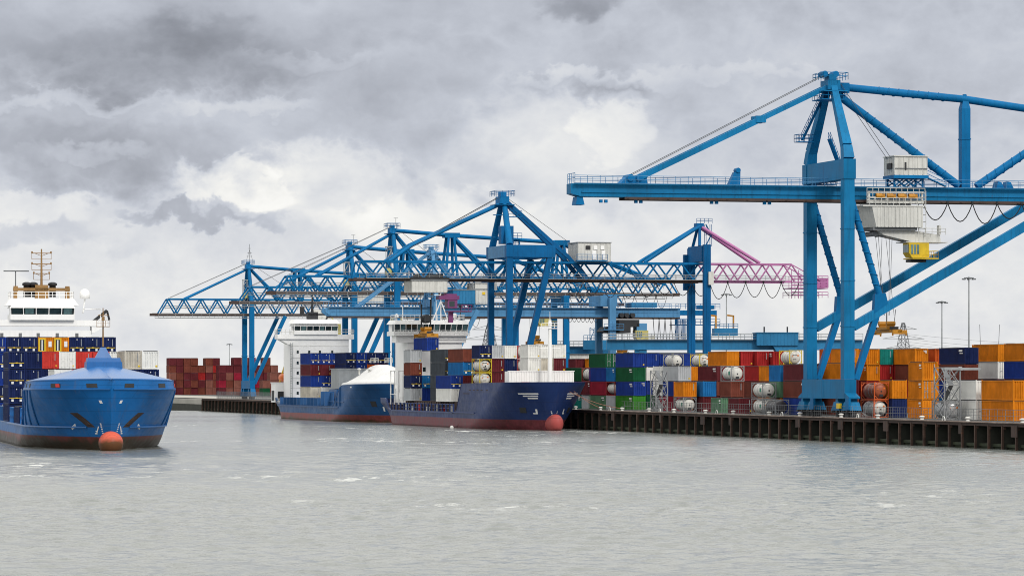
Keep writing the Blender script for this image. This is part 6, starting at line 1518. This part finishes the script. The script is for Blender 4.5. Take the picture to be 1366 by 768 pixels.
# light masts
def light_mast(px, ytop, Y, label):
    X = (px - 683) / FPX * Y; h = H_EYE + (503 - ytop) * Y / FPX - ZQ
    e = empty('light_mast', (X, Y, ZQ), 0, label, 'light mast', 'tall light masts behind the stacks')
    b = MB(); b.tube((0, 0, 0), (0, 0, h), .22, 8, .11); b.build('pole', M['galv'], e)
    b = MB(); b.lathe([(.2, h - .4), (1.0, h - .34), (1.0, h - .2), (.2, h - .1)], n=14)
    for i in range(8): a = i * math.pi / 4; b.box(1.2 * math.cos(a) - .2, 1.2 * math.cos(a) + .2, 1.2 * math.sin(a) - .2, 1.2 * math.sin(a) + .2, h - .62, h - .35)
    b.build('lamp_ring', M['galvdark'], e)
light_mast(1256.5, 401, 900, 'slim light mast left of a taller mast, above the orange stacks at right')
light_mast(1292.5, 369, 780, 'tallest slim light mast at the far right above the stacks')
light_mast(969, 391, 1000, 'light mast right of the landside legs of the pink-tipped crane')
light_mast(306, 458, 1700, 'small distant light mast left of the leftmost crane')
# electricity pylons far behind
def pylon(px, ytop, Y, label, hw=5.0):
    X = (px - 683) / FPX * Y; h = H_EYE + (503 - ytop) * Y / FPX - ZQ
    e = empty('electricity_pylon', (X, Y, ZQ), R(20), label, 'pylon', 'far electricity pylons')
    b = MB(); r = .16
    def hwz(z): return hw * (1 - z / h) ** .8 * .8 + .5
    N = 9
    for i in range(N):
        z0, z1 = h * i / N, h * (i + 1) / N; a, c = hwz(z0), hwz(z1)
        for i0, j0, i1, j1 in ((-1, -1, 1, -1), (1, -1, 1, 1), (1, 1, -1, 1), (-1, 1, -1, -1)):
            b.tube((i0 * a, j0 * a, z0), (i0 * c, j0 * c, z1), r, 4, caps=False); b.tube((i0 * a, j0 * a, z0), (i1 * c, j1 * c, z1), r * .7, 4, caps=False); b.tube((i1 * a, j1 * a, z0), (i0 * c, j0 * c, z1), r * .7, 4, caps=False)
    b.build('lattice_tower', M['galvdark'], e)
    b = MB()
    for k, w_ in ((.62, 9), (.76, 11), (.9, 7)):
        for sy in (-.6, .6): b.beam((-w_, 0, h * k), (w_, sy, h * k), .25, .25)
        b.beam((-w_, 0, h * k), (0, 0, h * k + 1.8), .16, .16); b.beam((w_, 0, h * k), (0, 0, h * k + 1.8), .16, .16)
    b.build('cross_arm', M['galvdark'], e)
pylon(653, 430, 1500, 'lattice electricity pylon left of the middle crane\'s legs')
pylon(1205, 430, 1900, 'lattice electricity pylon behind the near crane\'s hanging spreader')
b = MB()
for z0, z1 in ((19.2, 20.5), (20.6, 22.0), (23, 24.5), (18, 19)):
    q = (1205 - 683) / FPX * 1900; b.path(catenary(Vector((q, 1900, z0 + 8)), Vector((330, 1500, z1 - 2)), 4.0, 12), .05, 4)
tag(b.build('power_line', M['galvdark']), 'thin sagging power lines strung from the pylon at right', 'power lines')
for px, k in ((1311, 0), (1328, 1)):
    X = (px - 683) / FPX * 760; e = empty('antenna_post', (X, 760, ZQ), 0, ['thin tilted aerial post rising behind the right stacks, the left one of two', 'thin tilted aerial post rising behind the right stacks, the right one of two'][k], 'aerial post')
    b = MB(); b.tube((0, 0, 0), ((-.6, .8)[k], 0, 16.5), .07, 5, .05); b.build('post', M['galvdark'], e); b = MB(); b.tube((-1.2, 0, 12.2), (1.4, 0, 12.4), .04, 4); b.build('cross_wire', M['galvdark'], e)
# reach stacker and small cabin near the leftmost crane
e = empty('warehouse', Q(1000, 60), RZQ, 'small pale far building between the two maroon container blocks', 'building')
b = MB(); b.box(0, 14, 0, 20, 0, 9.5); b.build('wall', M['cladding'], e); b = MB(); b.box(-.3, 14.3, -.3, 20.3, 9.503, 10.2); b.build('roof', M['galvdark'], e)
# slim dark buoy and gull by the waterline
b = MB(); b.lathe([(0, -.3), (.35, -.2), (.38, .25), (.2, .5), (0, .55)], n=12); o = b.build('mooring_buoy', M['offwhite']); o.location = (-11.5, 745, .05); tag(o, 'tiny white buoy floating beside the front ship\'s hull', 'buoy')

# blue swoosh on one white container of the front ship, open yellow-framed doors on the orange boxes of the left ship
for o in [q for q in COL.objects if q.get('label', '').startswith(('white container, bottom, fourth', 'orange container'))]:
    l = o.get('label', '')
    if l.startswith('white container, bottom, fourth row from left, aft bay, front ship'):
        for c in kids(o):
            if c.name.startswith(('door', 'marking')): bpy.data.objects.remove(c)
        mesh_child('logo', LOGO, o)
    if l.startswith('orange container') and 'left ship' in l:
        for c in kids(o): bpy.data.objects.remove(c)
        y = -6.095
        b = MB(); b.box(-1.15, -.90, y - .05, y + .03, .2, 2.4); b.box(-.22, .0, y - .05, y + .03, .2, 2.4); b.box(-.90, -.22, y - .05, y + .03, 2.15, 2.4); b.box(-.90, -.22, y - .05, y + .03, .2, .4); b.build('door_frame', M['yellow'], o)
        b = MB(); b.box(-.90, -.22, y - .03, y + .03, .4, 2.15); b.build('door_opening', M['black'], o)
        b = MB(); b.box(-.66, -.48, y - .04, y - .031, .4, 2.1); b.box(.45, .95, y - .04, y + .03, 1.0, 1.9); b.build('placard', M['decal'], o)
# lashing posts standing above the left ship's aft bay
for i, x in enumerate((-7.4, -4.4, -1.5, 1.6, 4.8)):
    b = MB(); b.box(x - .25, x + .25, 117.0, 117.5, 3.2, 17.0); b.build('lashing_post', M['galvdark'], r1)

# rails, hatch and vents on the white dome of the middle ship; ladder rungs on its bridge block
b = MB()
for t0_, t1_ in ((15, 23),):
    for x in (-1.6, 1.6): railing(b, (x, t0_, 13.0), (x, t1_, 13.0), 1.0, 1.4, .05)
b.build('dome_rail', M['offwhite'], r2)
for x, t in ((-3.4, 16), (2.6, 18), (-4.6, 21)):
    lathe_obj(r2, 'vent', [(.22, 0), (.22, 1.0), (.45, 1.05), (.45, 1.35), (0, 1.45)], (x, t, 10.4), M['offwhite'])
b = MB(); b.tube((-6.2, Y2 - .25, 4), (-6.2, Y2 - .25, 18), .07, 5); b.tube((-5.7, Y2 - .25, 4), (-5.7, Y2 - .25, 18), .07, 5)
for k in range(24): b.tube((-6.2, Y2 - .25, 4.3 + k * .58), (-5.7, Y2 - .25, 4.3 + k * .58), .04, 4)
b.build('ladder', M['galv'], r2)
for z in (7.2, 9.6, 12.0, 14.4, 17.2):
    b = MB(); b.box(-6.02, 8.12, Y2 - .05, Y2 - .003, z, z + .07); b.build('deck_seam', M['offwhite'], r2)

# hatch coamings carry the deck stacks
b = MB(); b.box(-6.6, 6.6, 47.5, 93, 1.9, 4.96)
for t in range(48, 93, 2): b.box(-6.75, -6.601, t, t + .3, 2.0, 4.9)
b.build('hatch_coaming', M['rail'], h3)
for i, t in enumerate((52, 58, 63.5, 71, 78, 84, 89)):
    b = MB(); b.box(-7.3, -6.8, t, t + 1.2, 2.6, 3.9 if i % 2 else 4.3); b.build('deck_locker', M[('offwhite', 'red', 'offwhite')[i % 3]], h3)
b = MB(); b.box(-6.6, 6.6, 46, 75, 2.4, 4.97); b.build('hatch_coaming', M['blue2'], h2)
b = MB(); b.box(-8.4, 8.4, 34, 118, 2.0, 2.97); b.build('hatch_coaming', M['blue1'], h1)
